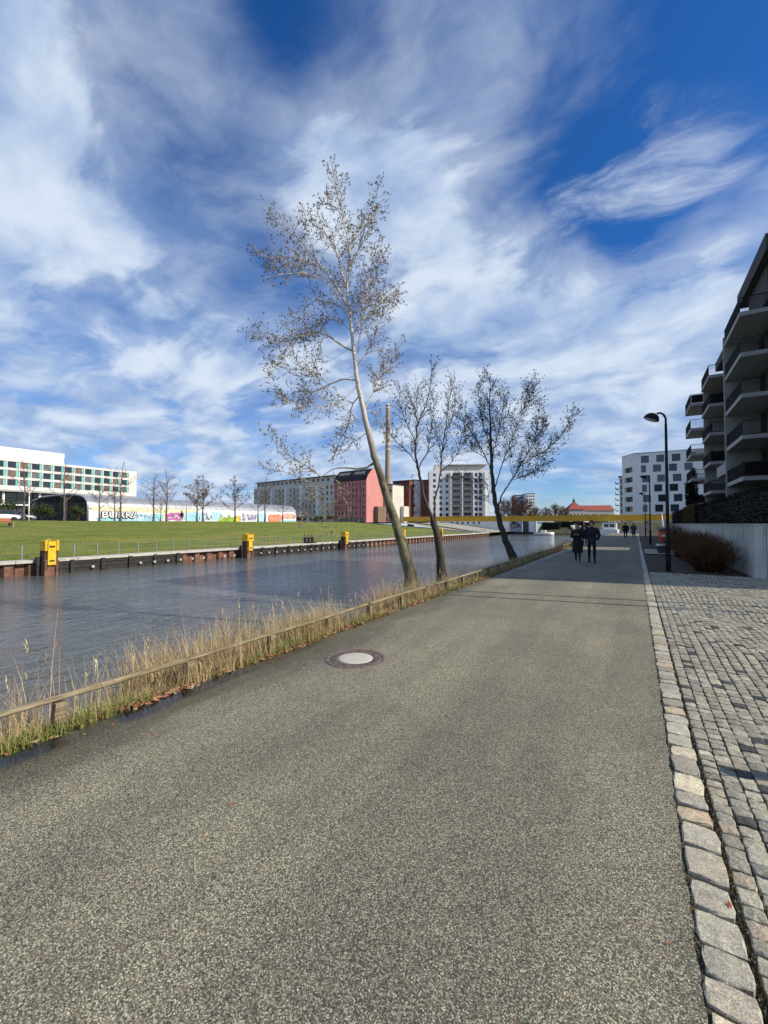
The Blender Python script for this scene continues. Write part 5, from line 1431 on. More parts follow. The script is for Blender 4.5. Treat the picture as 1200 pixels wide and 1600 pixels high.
hedge('hedge', 'tall near black clipped hedge standing on the garden wall', [(3.55, 4.5, 17.15, 36, 1.45, 2.85), (4.5, 14, 17.15, 18.1, 1.45, 2.85), (3.55, 4.5, 44.5, 58, 1.45, 2.85)], DK, 1, 0.034, 420)
hedge('hedge', 'short brown and olive winter hedge between the dark hedges, left of the balconies', [(3.5, 4.4, 36.4, 44.2, 1.45, 2.95)], [(0.15, 0.085, 0.03), (0.10, 0.065, 0.025), (0.06, 0.06, 0.02)], 2, 0.045, 480)
e = hedge('clipped_tree', 'small dark box clipped tree rising above the brown hedge', [(3.85, 4.55, 44.6, 45.3, 3.2, 5.1)], DK, 3, 0.07, 500, 'tree')
bm = BM(); tube(bm, [Vector((0.35, 0.35, -1.8)), Vector((0.35, 0.35, 0.1))], 0.06, 8); obj('trunk', bm, 'bark_dark', e)
# twiggy red shrubs before the wall
def shrub(x, y, h, sx, label, seed, n=480):
    rr = random.Random(seed); gg = Geo(); e = empty('twiggy_shrub', (x, y, 0), label, 'shrub', 0, 'red stemmed shrubs before the garden wall')
    for k in range(n):
        a = rr.uniform(0, 6.28); ru = rr.random()**0.6; b = Vector((math.cos(a)*ru*sx*0.35, math.sin(a)*ru*sx*0.5, -0.02))
        o = Vector((math.cos(a), math.sin(a)*1.2, 0))*ru*sx*rr.uniform(0.3, 0.8); hh = h*rr.uniform(0.45, 1.12)*(1-0.25*ru)
        p = [b, b+o*0.35+Vector((0, 0, hh*0.5)), b+o+Vector((rr.gauss(0, .06), rr.gauss(0, .06), hh))]
        c = rr.choice([(0.085, 0.024, 0.014), (0.055, 0.020, 0.012), (0.10, 0.042, 0.017), (0.035, 0.020, 0.013)])
        tip = rr.choice([(0.15, 0.09, 0.022), (0.10, 0.03, 0.015), (0.06, 0.03, 0.015)])
        gg.tube(p, [0.007, 0.005, 0.003], 3, [tuple(q_*1 for q_ in c)]*6 + [tip]*3)
        for q_ in range(3):
            t_ = rr.uniform(0.4, 0.9); s0 = p[1]*(1-t_)+p[2]*t_; d_ = Vector((rr.gauss(0, .18), rr.gauss(0, .18), rr.uniform(0.1, 0.35)))
            gg.tube([s0, s0+d_], [0.004, 0.002], 3, [c]*3+[tip]*3)
    gg.build('stems', 'blade', e); return e
shrub(2.15, 18.3, 1.12, 1.0, 'dark red twiggy shrub nearest the courtyard, spreading against the wall corner', 1)
shrub(2.25, 20.2, 1.25, 1.1, 'red twiggy shrub in the middle of the bed before the garden wall', 2)
shrub(2.2, 22.4, 1.35, 1.1, 'olive tipped twiggy shrub right behind the lamp post', 3)
shrub(2.1, 25.0, 1.3, 1.1, 'tall twiggy shrub behind the olive tipped one, deep in the bed', 4)
shrub(2.3, 36.5, 1.7, 1.0, 'far dark twiggy shrub beyond the orange bin', 5, 400)

# --- end of the path, footbridge, abutment
e = empty('footbridge', (-20, 95, 2.15), 'long flat ochre yellow footbridge crossing the canal and the end of the path', 'bridge')
for y in (0, 3.3):
    bm = BM(); box(bm, -31, 28.5, y, y+0.25, 0.0, 1.18)
    for k in range(20): box(bm, -31+3.0*k, -30.94+3.0*k, y-0.03, y-0.003, 0.0, 1.18)
    box(bm, -31.05, 28.55, y-0.10, y-0.035, 1.10, 1.20); obj('girder', bm, 'ochre', e)
bm = BM(); box(bm, -31, 28.5, 0.26, 3.29, 0.05, 0.35); obj('deck', bm, 'roof_dark', e)
for x in (-30, 21.5, 27.0):
    bm = BM(); box(bm, x, x+0.7, 0.6, 3.0, -3.5, -0.003); obj('pier', bm, 'concrete', e)
# stairs up to the bridge
e = empty('bridge_stairs', (4.3, 88.5, 0.0), 'concrete stairs with white handrails rising to the right end of the footbridge', 'stairs')
bm = BM()
for k in range(13): box(bm, 0, 1.8, 0.45*k, 0.45*k+0.446, -0.1, 0.185*(k+1))
obj('steps', bm, 'concrete', e)
for x in (-0.08, 1.82):
    bm = BM(); tube(bm, [Vector((x, 0, 1.1)), Vector((x, 5.8, 3.5))], 0.05, 6)
    for k in range(5): tube(bm, [Vector((x, 1.4*k+0.1, 0.1)), Vector((x, 1.4*k+0.1, 1.14+0.58*k))], 0.045, 6)
    obj('handrail', bm, 'render_white', e)
e = empty('balustrade_wall', (-2.3, 83.4, 0), 'low pale wall with dark openings closing the end of the path under the bridge', 'wall')
bm = BM(); box(bm, 0, 3.9, 0, 0.25, -0.1, 0.45); box(bm, 0, 3.9, 0, 0.25, 1.05, 1.2)
for k in range(9): box(bm, 0.0+0.45*k, 0.16+0.45*k, 0.02, 0.23, 0.453, 1.047)
obj('balusters', bm, 'concrete_pale', e)
e = empty('abutment_wall', (-50, 118, WATER), 'long white canal wall with a row of six dark holes and graffiti behind the footbridge', 'wall')
mat('abut', (0.72, 0.73, 0.72), 0.8, var=0.12, vscale=0.3)
bm = BM(); box(bm, 0, 20.0, 0, 0.6, -0.5, 4.3); obj('wall_panel', bm, 'abut', e)
bm = BM(); box(bm, 20.02, 23.4, 0.3, 0.8, -0.5, 4.2); obj('wall_panel', bm, 'blue_grey', e)
bm = BM(); box(bm, 23.42, 25.2, 1.0, 1.4, -0.5, 4.2); obj('wall_panel', bm, 'frame_dark', e)
bm = BM(); box(bm, 25.22, 27.2, 0, 0.6, -0.5, 4.3); obj('wall_panel', bm, 'abut', e)
for px in (706, 714.5, 723, 731.5, 740, 748.5):
    x = at_Y(px, 118)[1]+50; bm = BM(); loft(bm, [[Vector((x+0.30*math.cos(a), yy, 3.05+0.30*math.sin(a))) for a in [2*math.pi*j/16 for j in range(16)]] for yy in (-0.03, -0.003)]); obj('hole', bm, 'rubber', e)
bm = BM(); box(bm, 8, 27.5, -0.5, -0.01, -0.6, 0.55); obj('fender_beam', bm, 'timber_black', e)
e_ab = e; e = e_ab
bm = BM(); rr = random.Random(8); p = Vector((20.3, 0.28, 2.2))
for k in range(26):
    q_ = Vector((rr.uniform(20.3, 23.2), 0.28, rr.uniform(1.2, 3.6))); s = Vector((-(q_-p).z, 0, (q_-p).x)).normalized()*0.06; quad(bm, p-s, q_-s, q_+s, p+s); p = q_
obj('graffiti', bm, 'spray_black', e)
# low stepped ramps on the far bank
for i, (px, Y, lab) in enumerate(((903, 122, 'short pale concrete ramp on the far green bank under the bridge'), (925, 124, 'longer pale concrete ramp further right on the far green bank'))):
    z, x = at_Y(px, Y); e = empty('bank_ramp', (x, Y, 0), lab, 'ramp', R_(24))
    bm = BM(); b_ = box(bm, -1.2, 1.2, -3.5, 6, -1.3, -0.55)
    for v in bm.verts: v.co.z += max(0, (v.co.y+3.5))*0.30
    bevel(bm, 0.02); obj('slab', bm, 'concrete_pale', e)
# shrubs on the far bank
for i, (px, Y) in enumerate(((862, 123), (884, 125), (897, 127), (914, 126), (935, 129), (880, 130))):
    z, x = at_Y(px, Y)
    e = hedge('evergreen_bush', ['dark evergreen bush on the far bank at the end of the white canal wall', 'dark evergreen bush left of the short bank ramp', 'low dark bush directly behind the short bank ramp', 'dark bush between the two bank ramps', 'dark bush right of the longer bank ramp', 'highest dark bush on the far bank, under the bridge'][i],
              [(x-2.2, x+2.2, Y-1.2, Y+1.2, 0.2, 1.9 + 0.2*(i % 3))], [(0.020, 0.030, 0.012), (0.03, 0.04, 0.015)], 50+i, 0.16, 40, 'bush')
# moored white boat
e = empty('cabin_boat', (-4.15, 86.2, WATER), 'white cabin boat moored under the footbridge, seen from its stern', 'boat')
bm = BM(); rings = []
for yy, wv in ((0, 1.35), (0.1, 1.45), (4, 1.55), (6.5, 1.2), (8.6, 0.12)):
    rings.append([Vector((a*wv, yy, zz)) for a, zz in ((-1, 1.75), (-0.92, 0.6), (-0.5, -0.2), (0.5, -0.2), (0.92, 0.6), (1, 1.75))])
loft(bm, rings)
for f in bm.faces: f.smooth = False
obj('hull', bm, 'boat_white', e)
bm = BM(); box(bm, -1.15, 1.15, 0.9, 4.8, 1.753, 2.95); bevel(bm, 0.06, 2); obj('cabin', bm, 'boat_white', e)
for x in (-0.85, 0.08):
    bm = BM(); box(bm, x, x+0.77, 0.87, 0.892, 2.15, 2.78); obj('cabin_window', bm, 'glass_dark', e)
bm = BM(); 
for x in (-1.3, 1.3): tube(bm, [Vector((x, 0.1, 1.75)), Vector((x, 0.1, 2.3)), Vector((x, 0.85, 2.3))], 0.025, 5)
obj('rail', bm, 'metal_grey', e)
# small white motor boat further out
z, x = at_Y(849, 108)
e = empty('small_boat', (x, 108, WATER), 'small white open boat below the end of the white canal wall', 'boat')
bm = BM(); rings = []
for xx, wv in ((-2.2, 0.7), (0, 0.85), (1.4, 0.6), (2.4, 0.05)): rings.append([Vector((xx, a*wv, zz)) for a, zz in ((-1, 0.75), (-0.8, 0.1), (0, -0.2), (0.8, 0.1), (1, 0.75))])
loft(bm, rings); obj('hull', bm, 'boat_white', e)
bm = BM(); box(bm, -0.6, 0.6, -0.5, 0.5, 0.76, 1.2); bevel(bm, 0.05); obj('cabin', bm, 'boat_white', e)

# ------------------------------------------------------------------ street lamps, bin, bench
def lamp(x, y, H, label):
    e = empty('street_lamp', (x, y, 0), label, 'street lamp', 0, 'black street lamps along the right of the path')
    bm = BM(); tube(bm, [Vector((0, 0, -0.1)), Vector((0, 0, 1.1)), Vector((0, 0, 1.15)), Vector((0, 0, H-0.35))], [0.075, 0.075, 0.057, 0.040], 14); obj('pole', bm, 'metal_black', e)
    bm = BM(); tube(bm, [Vector((0, 0, H-0.36)), Vector((0, 0, H-0.15)), Vector((-0.06, 0, H+0.0)), Vector((-0.16, 0, H+0.07)), Vector((-0.26, 0, H+0.06))], 0.034, 10); obj('arm', bm, 'metal_black', e)
    bm = BM(); M = Matrix.Translation((-0.40, 0, H-0.06)) @ Matrix.Rotation(R_(24), 4, 'Y')
    prof = [(0.245, -0.085), (0.25, -0.06), (0.235, 0.0), (0.19, 0.075), (0.12, 0.125), (0.05, 0.15), (0.004, 0.155)]
    loft(bm, [[M @ p for p in ell(0, 0, zz, rr_, rr_, 24)] for rr_, zz in prof]); h = obj('lamp_head', bm, 'metal_black', e)
    bm = BM(); loft(bm, [[M @ p for p in ell(0, 0, zz, rr_, rr_, 24)] for rr_, zz in ((0.21, -0.088), (0.20, -0.105), (0.10, -0.12))]); obj('diffuser', bm, 'curtain', h)
    bm = BM(); box(bm, -0.05, 0.05, -0.092, -0.087, 0.35, 0.70); bevel(bm, 0.002); obj('hatch', bm, 'metal_black', e)
    bm = BM(); loft(bm, [ell(0, 0, -0.02, 0.15, 0.15, 16), ell(0, 0, 0.02, 0.15, 0.15, 16), ell(0, 0, 0.03, 0.09, 0.09, 16)]); obj('base_collar', bm, 'metal_black', e)
    return e
z, y = at_X(1043, 0.95)
lamp(0.95, y, 5.45, 'nearest and tallest looking black street lamp, at the corner of the planting bed')
lamp(1.0, 40.0, 5.45, 'black street lamp in front of the white office block, second along the path')
lamp(1.05, 62.0, 5.45, 'farthest black street lamp near the footbridge stairs')
for fx, fy, lab in ((5.3, 10.95, 'slim flag pole in the cobbled courtyard just right of the frame, nearer one'), (5.75, 11.75, 'slim flag pole in the cobbled courtyard just right of the frame, farther one')):
    e = empty('flag_pole', (fx, fy, 0), lab, 'flag pole', 0, 'flag poles in the courtyard')  # plain pole added out of view to draw a thin shadow across the path
    bm = BM(); tube(bm, [Vector((0, 0, -0.1)), Vector((0, 0, 9.4))], [0.060, 0.035], 12); obj('pole', bm, 'metal_grey', e)
    bm = BM(); loft(bm, [ell(0, 0, 9.40, 0.035, 0.035), ell(0, 0, 9.44, 0.06, 0.06), ell(0, 0, 9.50, 0.03, 0.03)]); obj('finial', bm, 'metal_grey', e)
e = empty('bollard', (1.74, 3.88, 0), 'dark steel bollard on the cobbles just right of the frame', 'bollard')  # unseen post added for its short shadow band on the cobbles
bm = BM(); loft(bm, [ell(0, 0, zz, rr_, rr_, 18) for rr_, zz in ((0.062, -0.1), (0.062, 0.86), (0.056, 0.90), (0.03, 0.925))]); obj('shaft', bm, 'metal_black', e)
bm = BM(); loft(bm, [ell(0, 0, zz, 0.067, 0.067, 18) for zz in (0.70, 0.78)]); obj('band', bm, 'render_white', e)
# orange bin
e = empty('litter_bin', (1.42, 30.5, 0), 'bright orange litter bin with a dark lid on a post beside the pale bench', 'litter bin')
bm = BM(); loft(bm, [ell(0, 0, zz, rr_*0.95, rr_*0.80, 20) for rr_, zz in ((0.20, 0.60), (0.235, 0.63), (0.26, 1.12), (0.265, 1.18))]); obj('bin_body', bm, 'orange', e)
bm = BM(); loft(bm, [ell(0, 0, zz, rr_, rr_*0.85, 20) for rr_, zz in ((0.265, 1.183), (0.275, 1.22), (0.20, 1.36), (0.05, 1.39))]); obj('lid', bm, 'frame_dark', e)
bm = BM(); tube(bm, [Vector((0.27, 0, -0.1)), Vector((0.27, 0, 1.25))], 0.035, 8); obj('post', bm, 'metal_grey', e)
bm = BM(); box(bm, -0.10, 0.10, -0.222, -0.214, 0.86, 0.98); obj('sticker', bm, 'render_white', e)
# pale bench
e = empty('park_bench', (0.98, 28.2, 0), 'pale grey slatted bench on a gravel pad in the shaded planting bed', 'bench')
for k in range(3):
    bm = BM(); box(bm, 0.0+0.17*k, 0.15+0.17*k, -0.95, 0.95, 0.43, 0.475); bevel(bm, 0.008); obj('seat_slat', bm, 'render_grey', e)
for yy in (-0.75, 0.75):
    bm = BM(); box(bm, 0.05, 0.44, yy-0.06, yy+0.06, -0.03, 0.425); bevel(bm, 0.008); obj('leg', bm, 'frame_dark', e)
bm = BM()
for k in range(2): box(bm, 0.53, 0.56, -0.95, 0.95, 0.60+0.15*k, 0.72+0.15*k)
for yy in (-0.75, 0.75): box(bm, 0.565, 0.60, yy-0.03, yy+0.03, 0.35, 0.87)
obj('backrest', bm, 'render_grey', e)
sheet('gravel_pad', 'paving_pale', 0.42, 2.0, 26.4, 31.2, 0.05)

# ------------------------------------------------------------------ people
def skin_mesh(nodes, edges, sub=1):
    me = bpy.data.meshes.new('sk'); me.from_pydata([n[0] for n in nodes], edges, [])
    o = bpy.data.objects.new('sk', me); C.objects.link(o)
    m = o.modifiers.new('skin', 'SKIN'); m.use_smooth_shade = True
    sk = me.skin_vertices[0].data
    for i, n in enumerate(nodes):
        sk[i].radius = (n[1], n[2] if len(n) > 2 else n[1]); sk[i].use_root = (i == 0)
    s = o.modifiers.new('sub', 'SUBSURF'); s.levels = s.render_levels = sub
    bpy.context.view_layer.update()
    out = bpy.data.meshes.new_from_object(o.evaluated_get(bpy.context.evaluated_depsgraph_get()))
    bpy.data.objects.remove(o); bpy.data.meshes.remove(me); return out
def person(loc, rz, H, label, trousers='cloth_black', top='cloth_black', coat=None, hair_long=False, shoes='metal_black', stride=0.06, arms='walk', sit=False, group=None, shirt=False, cap=False, ska=1.0):
    """faces local -y; one skinned body, clothes and hair as its children."""
    e = empty('person', loc, label, 'person', rz, group)
    h = H; s = stride*h
    hip = 0.52*h; hw = 0.052*h
    if sit:
        dzz = -0.27*h
        kn = [(x*hw*1.1, -0.24*h, hip+0.01*h) for x in (1, -1)]; an = [(x*hw*1.2, -0.25*h, hip-0.24*h) for x in (1, -1)]
        e_off = 0
    else:
        kn = [(hw*1.05, -s*0.9-0.01*h, 0.285*h), (-hw*1.05, s*0.15-0.015*h, 0.285*h)]
        an = [(hw*1.1, -s*1.2, 0.05*h), (-hw*1.1, s*1.3, 0.055*h)]
    N = [((0, 0, hip+0.02*h), 0.080*h, 0.062*h), ((0, 0, 0.60*h), 0.074*h, 0.055*h), ((0, 0.005*h, 0.70*h), 0.085*h, 0.060*h), ((0, 0.008*h, 0.785*h), 0.088*h, 0.056*h),
         ((0, 0.004*h, 0.835*h), 0.036*h, 0.036*h), ((0, -0.004*h, 0.870*h), 0.036*h, 0.040*h), ((0, -0.012*h, 0.915*h), 0.043*h, 0.052*h), ((0, -0.008*h, 0.955*h), 0.045*h, 0.054*h), ((0, -0.004*h, 0.985*h), 0.028*h, 0.034*h)]
    E = [(0, 1), (1, 2), (2, 3), (3, 4), (4, 5), (5, 6), (6, 7), (7, 8)]
    for i, sx in enumerate((1, -1)):
        k, a = kn[i], an[i]; b = len(N)
        N += [((sx*hw, 0, hip-0.02*h), 0.052*h), (k, 0.036*h), (((k[0]+a[0])/2, (k[1]+a[1])/2+0.012*h, (k[2]+a[2])/2+0.03*h), 0.034*h), (a, 0.021*h), ((a[0]+sx*0.006*h, a[1]-0.07*h, max(0.016*h, a[2]-0.035*h)), 0.020*h, 0.013*h)]
        E += [(0, b), (b, b+1), (b+1, b+2), (b+2, b+3), (b+3, b+4)]
    hands = []
    for i, sx in enumerate((1, -1)):
        b = len(N); sw = (0.05 if i else -0.05)*h if arms == 'walk' else 0
        sh = (sx*0.105*h, 0.006*h, 0.80*h)
        if arms == 'front': el, wr, ha = (sx*0.135*h, -0.02*h, 0.645*h), (sx*0.055*h, -0.125*h, 0.70*h), (sx*0.02*h, -0.135*h, 0.715*h)
        elif arms == 'pocket': el, wr, ha = (sx*0.165*h, 0.045*h, 0.64*h), (sx*0.115*h, -0.03*h, 0.535*h), (sx*0.10*h, -0.055*h, 0.50*h)
        else: el, wr, ha = (sx*0.140*h, sw*0.5+0.012*h, 0.635*h), (sx*0.145*h, sw*1.4-0.02*h, 0.49*h), (sx*0.142*h, sw*1.6-0.03*h, 0.455*h)
        N += [(sh, 0.036*h), (el, 0.027*h), (wr, 0.017*h), (ha, 0.016*h, 0.022*h)]
        E += [(3, b), (b, b+1), (b+1, b+2), (b+2, b+3)]
        hands.append((Vector(wr), Vector(ha), sx))
    me = skin_mesh(N, E, 2)
    bm = BM(); bm.from_mesh(me); bpy.data.meshes.remove(me)
    for w0, h0, sx in hands:        # five bent fingers rooted in each palm
        d_ = (h0-w0).normalized(); u, v = frame(d_)
        for q_ in range(4):
            p0 = h0 + u*(q_-1.5)*0.0095*h; L_ = (0.042, 0.046, 0.043, 0.034)[q_]*h
            tube(bm, [p0, p0+d_*L_*0.5+v*0.002*h, p0+d_*L_*0.85+v*0.012*h*sx], [0.0058*h, 0.0052*h, 0.004*h], 6)
        p0 = w0+(h0-w0)*0.5; tube(bm, [p0, p0+u*0.02*h*sx+d_*0.015*h, p0+u*0.022*h*sx+d_*0.038*h], [0.007*h, 0.006*h, 0.0045*h], 6)
    # nose and ears drawn out of the head surface
    for f in bm.faces:
        c = f.calc_center_median(); f.smooth = True
        hand = any((c-h0).length < 0.055*h and (c-w0).dot(h0-w0) > 0 for w0, h0, _ in hands)
        if c.z > 0.845*h or hand: f.material_index = 1
        elif c.z > 0.54*h and not sit or (sit and c.z > 0.56*h): f.material_index = 2
        else: f.material_index = 0
    hd = Vector((0, -0.012*h, 0.925*h))
    for v in bm.verts:
        c = v.co
        if c.z > 0.86*h:
            if abs(c.x) < 0.014*h and c.y < -0.045*h and abs(c.z-0.925*h) < 0.018*h: c.y -= 0.010*h
            if abs(c.z-0.945*h) < 0.010*h and c.y < -0.045*h and 0.008*h < abs(c.x) < 0.026*h: c.y += 0.004*h
    body = obj('body', bm, [trousers, 'skin', top], e, smooth=True)
    for sx in (1, -1):
        bm = BM(); bmesh.ops.create_uvsphere(bm, u_segments=8, v_segments=6, radius=0.0055*h, matrix=Matrix.Translation((sx*0.018*h, -0.058*h, 0.942*h))); obj('eye', bm, 'hair', body)
        bm = BM(); bmesh.ops.create_uvsphere(bm, u_segments=8, v_segments=6, radius=0.012*h, matrix=Matrix.Translation((sx*0.046*h, 0.0, 0.932*h)) @ Matrix.Diagonal((0.4, 0.7, 1.2, 1))); obj('ear', bm, 'skin', body)
    bm = BM(); box(bm, -0.013*h, 0.013*h, -0.064*h, -0.058*h, 0.898*h, 0.902*h); obj('mouth', bm, 'bench_red', body)
    rr = random.Random(int(H*1000)+int(loc[0]*37))
    bm = BM(); rings = []
    for zz, k_, yo in ((0.90 if not hair_long else 0.82, 0.92 if not hair_long else 1.12, 0.020), (0.93, 0.98 if not hair_long else 1.12, 0.014), (0.955, 0.99, 0.004), (0.978, 0.90, 0.0), (0.995, 0.66, 0.0), (1.004, 0.28, 0.0)):
        rings.append([Vector((0.052*h*k_*math.cos(a), yo*h-0.006*h + 0.058*h*k_*math.sin(a)*(1 if math.sin(a) > 0 else (0.1 if zz < 0.94 else 0.84 if zz < 0.96 else 0.92)), (zz+rr.uniform(-.004, .004))*h)) for a in [2*math.pi*j/16 for j in range(16)]])
    loft(bm, rings); obj('hair', bm, 'hair', e)
    if coat:
        z0, flare = coat
        bm = BM(); rings = []
        prof = [(0.830, 0.045, 0.045), (0.812, 0.085, 0.058), (0.785, 0.112, 0.070), (0.74, 0.112, 0.078), (0.66, 0.104, 0.078), (0.58, 0.104+flare*0.3, 0.080), (0.50, 0.108+flare*0.7, 0.084)]
        zz = 0.44
        while zz > z0: prof.append((zz, 0.110+flare, 0.088)); zz -= 0.05
        prof.append((z0, 0.112+flare*1.1, 0.090))
        for i, (zz, rx, ry) in enumerate(prof):
            rings.append([Vector((rx*h*math.cos(a)*(1+0.02*math.sin(5*a+i)), ry*h*math.sin(a)*(1+0.03*math.sin(4*a+i*0.7)) - (0.0 if zz > 0.5 else s*0.15), zz*h)) for a in [2*math.pi*j/20 for j in range(20)]])
        loft(bm, rings, cap=True); ct = obj('coat', bm, top, e)
        for i, sx in enumerate((1, -1)):
            w0, h0, _ = hands[i]; bm = BM(); b = 19+0
            sh = Vector((sx*0.100*h, 0.006*h, 0.795*h)); el = Vector(N[len(N)-8+4*i+1][0])
            tube(bm, [sh, sh*0.5+el*0.5+Vector((sx*0.006*h, 0, 0)), el, el*0.45+w0*0.55, w0], [0.046*h, 0.043*h, 0.038*h, 0.033*h, 0.029*h], 12); obj('sleeve', bm, top, ct)
        if shirt:
            bm = BM(); rings = []
            for zz, wv in ((0.80, 0.02), (0.72, 0.028), (0.60, 0.022)): rings.append([Vector((-wv*h, -0.079*h, zz*h)), Vector((wv*h, -0.079*h, zz*h)), Vector((wv*h, -0.083*h, zz*h)), Vector((-wv*h, -0.083*h, zz*h))])
            loft(bm, rings); obj('shirt_front', bm, shirt, ct)
    for i in range(2):
        a = an[i]; bm = BM(); rings = []
        for yy, wv, hv in ((0.035, 0.016, 0.030), (0.02, 0.024, 0.045), (-0.02, 0.026, 0.045), (-0.06, 0.029, 0.028), (-0.10, 0.024, 0.020), (-0.118, 0.010, 0.012)):
            zb = a[2]-0.05*h if not sit else a[2]-0.05*h
            rings.append([Vector((a[0]+wv*h*math.cos(t_), a[1]+yy*h, zb + max(0.0, hv*h*(0.5+0.5*math.sin(t_)*1.1)))) for t_ in [2*math.pi*j/10 for j in range(10)]])
        loft(bm, rings); obj('shoe', bm, shoes, e)
    return e
def ground_at(px, py): # point on the level path below a pixel
    z = FPX*EYE/(py-HOR); a, b = ray(px); return (a*z, b*z, 0.0)
P1 = ground_at(902, 878); P2 = ground_at(924, 879); P3 = ground_at(913, 852.5); P4 = ground_at(977, 843); P5 = ground_at(989.5, 840)
person(P1, R_(-8), 1.66, 'person in a long black coat with pale shoes, hands held at the chest', 'cloth_black', 'cloth_black', (0.24, 0.020), True, 'shoe_white', 0.05, 'front')
person(P2, R_(6), 1.78, 'tall person in a dark navy jacket and dark trousers beside the long black coat', 'cloth_black', 'cloth_navy', (0.47, 0.004), False, 'metal_black', 0.055, 'pocket', shirt='cloth_navy')
person(P3, R_(4), 1.76, 'person in dark clothes half hidden behind the walking couple', 'cloth_black', 'cloth_black', (0.44, 0.01), False, 'shoe_white', 0.06, 'walk', shirt='shirt_white')
person(P4, R_(178), 1.76, 'person in a bulky black jacket walking away in the middle of the path', 'cloth_black', 'cloth_black', (0.46, 0.03), False, 'shoe_white', 0.055, 'pocket')
person(P5, R_(175), 1.72, 'person in a long grey coat, right of the bulky black jacket', 'cloth_black', 'cloth_grey', (0.22, 0.01), False, 'metal_black', 0.04, 'pocket')
z, y = at_X(284, -60.5); person((-60.5, y, lawn_z(-60.5, y)), R_(100-180), 1.72, 'dark dressed walker on the top of the far lawn, in front of the magenta graffiti', 'cloth_black', 'cloth_black', (0.36, 0.01), False, 'shoe_white', 0.09, 'walk')
z, y = at_X(281, -60.3)
e = empty('dog', (-60.3, y, lawn_z(-60.3, y)), 'small white dog at the heels of the walker on the far lawn', 'dog', R_(20))
me = skin_mesh([((0, 0, 0.26), 0.07), ((0.18, 0, 0.27), 0.08), ((-0.18, 0, 0.27), 0.06), ((0.27, 0, 0.36), 0.045), ((0.33, 0, 0.42), 0.055), ((0.42, 0, 0.40), 0.028), ((0.18, 0.05, 0.15), 0.026), ((0.19, 0.05, 0.02), 0.018), ((0.18, -0.05, 0.15), 0.026), ((0.15, -0.05, 0.02), 0.018),
               ((-0.17, 0.05, 0.17), 0.034), ((-0.22, 0.05, 0.10), 0.018), ((-0.20, 0.05, 0.02), 0.016), ((-0.17, -0.05, 0.17), 0.034), ((-0.20, -0.05, 0.10), 0.018), ((-0.17, -0.05, 0.02), 0.016), ((-0.26, 0, 0.36), 0.018), ((-0.28, 0, 0.45), 0.012)],
              [(0, 1), (0, 2), (1, 3), (3, 4), (4, 5), (1, 6), (6, 7), (1, 8), (8, 9), (2, 10), (10, 11), (11, 12), (2, 13), (13, 14), (14, 15), (2, 16), (16, 17)], 1)
me.materials.clear(); me.materials.append(MATS['shirt_white']); link('body', me, e)
for k, (px, lab) in enumerate(((477, 'left one of the three dark dressed people sitting on the far quay edge'), (482.5, 'middle and broadest of the three people sitting on the far quay edge'), (488, 'right one of the three dark dressed people sitting on the far quay edge'))):
    z, y = at_X(px, QX-0.30); H = 1.70
    person((QX-0.30, y, -0.35-0.52*H+0.085), R_(90), H, lab, 'cloth_black', ('cloth_black', 'cloth_navy', 'cloth_black')[k], None, False, 'metal_black', 0.0, 'front', sit=True)

# ------------------------------------------------------------------ parked cars and bushes before the white building
def car(name, loc, rz, paint, label):
    e = empty(name, loc, label, 'car', rz, 'cars parked before the white building')
    bm = BM(); rings = []
    for x, zlo, zhi, wv in ((-2.15, 0.45, 0.80, 0.72), (-2.05, 0.28, 0.92, 0.82), (-1.2, 0.25, 0.98, 0.87), (0.6, 0.25, 0.98, 0.87), (1.7, 0.27, 0.88, 0.84), (2.1, 0.30, 0.72, 0.76), (2.18, 0.42, 0.60, 0.66)):
        rings.append([Vector((x, a*wv, zz)) for a, zz in ((-0.95, zlo), (-1, (zlo+zhi)/2), (-0.93, zhi), (0.93, zhi), (1, (zlo+zhi)/2), (0.95, zlo))])
    loft(bm, rings); obj('body', bm, paint, e)
    bm = BM(); loft(bm, [[Vector((x, a*wv, zz)) for a in (-1, 1) for x in ((xa, xb) if a < 0 else (xb, xa))] for xa, xb, zz, wv in ((-1.75, 1.05, 0.983, 0.80), (-1.25, 0.35, 1.42, 0.66), (-1.15, 0.25, 1.46, 0.62))])
    obj('cabin', bm, 'glass_dark', e)
    for x in (-1.3, 1.35):
        for sy in (-1, 1):
            bm = BM(); loft(bm, [[Vector((x+rr_*math.cos(a), sy*yy, 0.32+rr_*math.sin(a))) for a in [2*math.pi*j/16 for j in range(16)]] for yy, rr_ in ((0.68, 0.32), (0.88, 0.32), (0.90, 0.2))]); obj('wheel', bm, 'rubber', e)
    return e
for px, paint, lab in ((1, 'car_white', 'white parked car at the left edge of the picture'), (12, 'car_dark', 'dark parked car between the white car and the silver one'), (26, 'car_silver', 'silver parked car left of the thick trunked tree')):
    z, y = at_X(px, -78); car('parked_car', (-78, y, 2.0), R_(80), paint, lab)
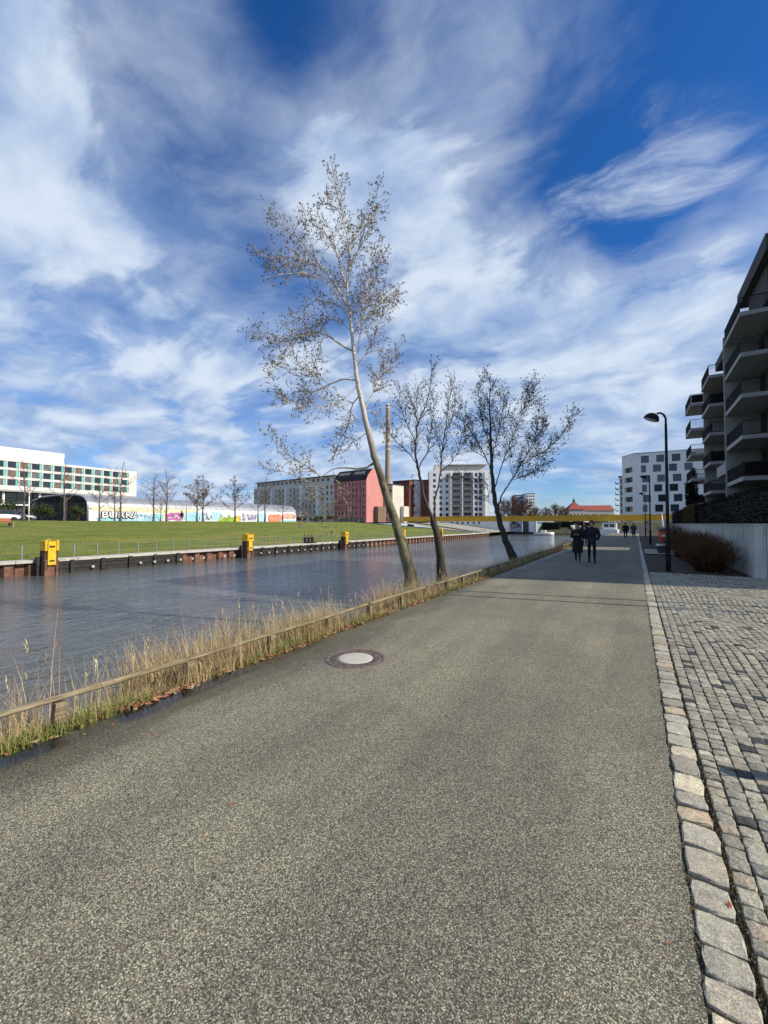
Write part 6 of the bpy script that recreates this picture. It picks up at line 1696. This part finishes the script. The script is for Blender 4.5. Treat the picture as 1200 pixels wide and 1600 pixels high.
def bush(px, X, h, w_, label, seed, zb=2.0, cols=None):
    rr = random.Random(seed); z, y = at_X(px, X); e = empty('evergreen_bush', (X, y, zb), label, 'bush'); gg = Geo()
    lobes = [(Vector((rr.uniform(-.5, .5)*w_, rr.uniform(-.5, .5)*w_, h*rr.uniform(0.3, 0.75))), h*rr.uniform(0.22, 0.36)) for _ in range(7)]
    for k in range(900):
        c, s = rr.choice(lobes); v = Vector((rr.gauss(0, 1), rr.gauss(0, 1), rr.gauss(0, 1))).normalized()*s*rr.random()**0.35
        p = c+v; a, b = frame(v); L_ = 0.14*rr.uniform(0.6, 1.3)
        if p.z < 0: continue
        gg.add([tuple(p-a*L_), tuple(p-b*L_*0.6), tuple(p+a*L_), tuple(p+b*L_*0.6)], [(0, 1, 2, 3)], tuple(q_*rr.uniform(0.6, 1.4) for q_ in rr.choice(cols or [(0.035, 0.05, 0.015), (0.05, 0.07, 0.02)])))
    gg.build('foliage', 'leaf', e)
    bm = BM()
    for k in range(5): a = k*1.26; tube(bm, [Vector((0, 0, -0.1)), Vector((math.cos(a)*w_*0.3, math.sin(a)*w_*0.3, h*0.6))], [0.06, 0.02], 5)
    obj('stems', bm, 'bark_brown', e)
bush(5, -84, 3.6, 3.0, 'broad evergreen bush behind the parked cars at the left edge', 1)
bush(66, -84, 3.4, 2.0, 'upright evergreen bush before the white awning block', 2)
bush(122, -97, 3.6, 1.6, 'dark evergreen bush before the dark glass end of the silver hall', 3)
bush(520, -64, 2.2, 2.2, 'olive bush at the lawn crest below the pink house', 4, 1.9, [(0.10, 0.10, 0.03), (0.14, 0.12, 0.04)])
bush(497, -66, 1.8, 2.6, 'low olive bush at the lawn crest before the grey apartments', 5, 1.9, [(0.08, 0.09, 0.03), (0.12, 0.10, 0.04)])
bush(470, -66, 1.6, 2.2, 'low brownish bush at the right end of the graffiti wall', 6, 1.9, [(0.09, 0.07, 0.04), (0.12, 0.09, 0.05)])
# pale concrete edge running down the end of the lawn
e = empty('lawn_edge', (-48, 88, 1.2), 'narrow pale concrete edge running down the right end of the lawn', 'kerb')
bm = BM(); pa = [(x, 88.1, lawn_z(x, 88)+0.02) for x in (-58, -52, -46, -40, -35, -30)]
for (x0, y0, z0), (x1, y1, z1) in zip(pa, pa[1:]):
    vs = box(bm, 0, 1, 0, 1, 0, 1)
    for v in vs:
        f = v.co.x; yy = 88.0 + 0.5*v.co.y; v.co = Vector((x0+(x1-x0)*f+48, yy-88, (z0+(z1-z0)*f) - 1.2 + (0.22 if v.co.z > 0.5 else -0.4)))
obj('edging', bm, 'concrete_pale', e)
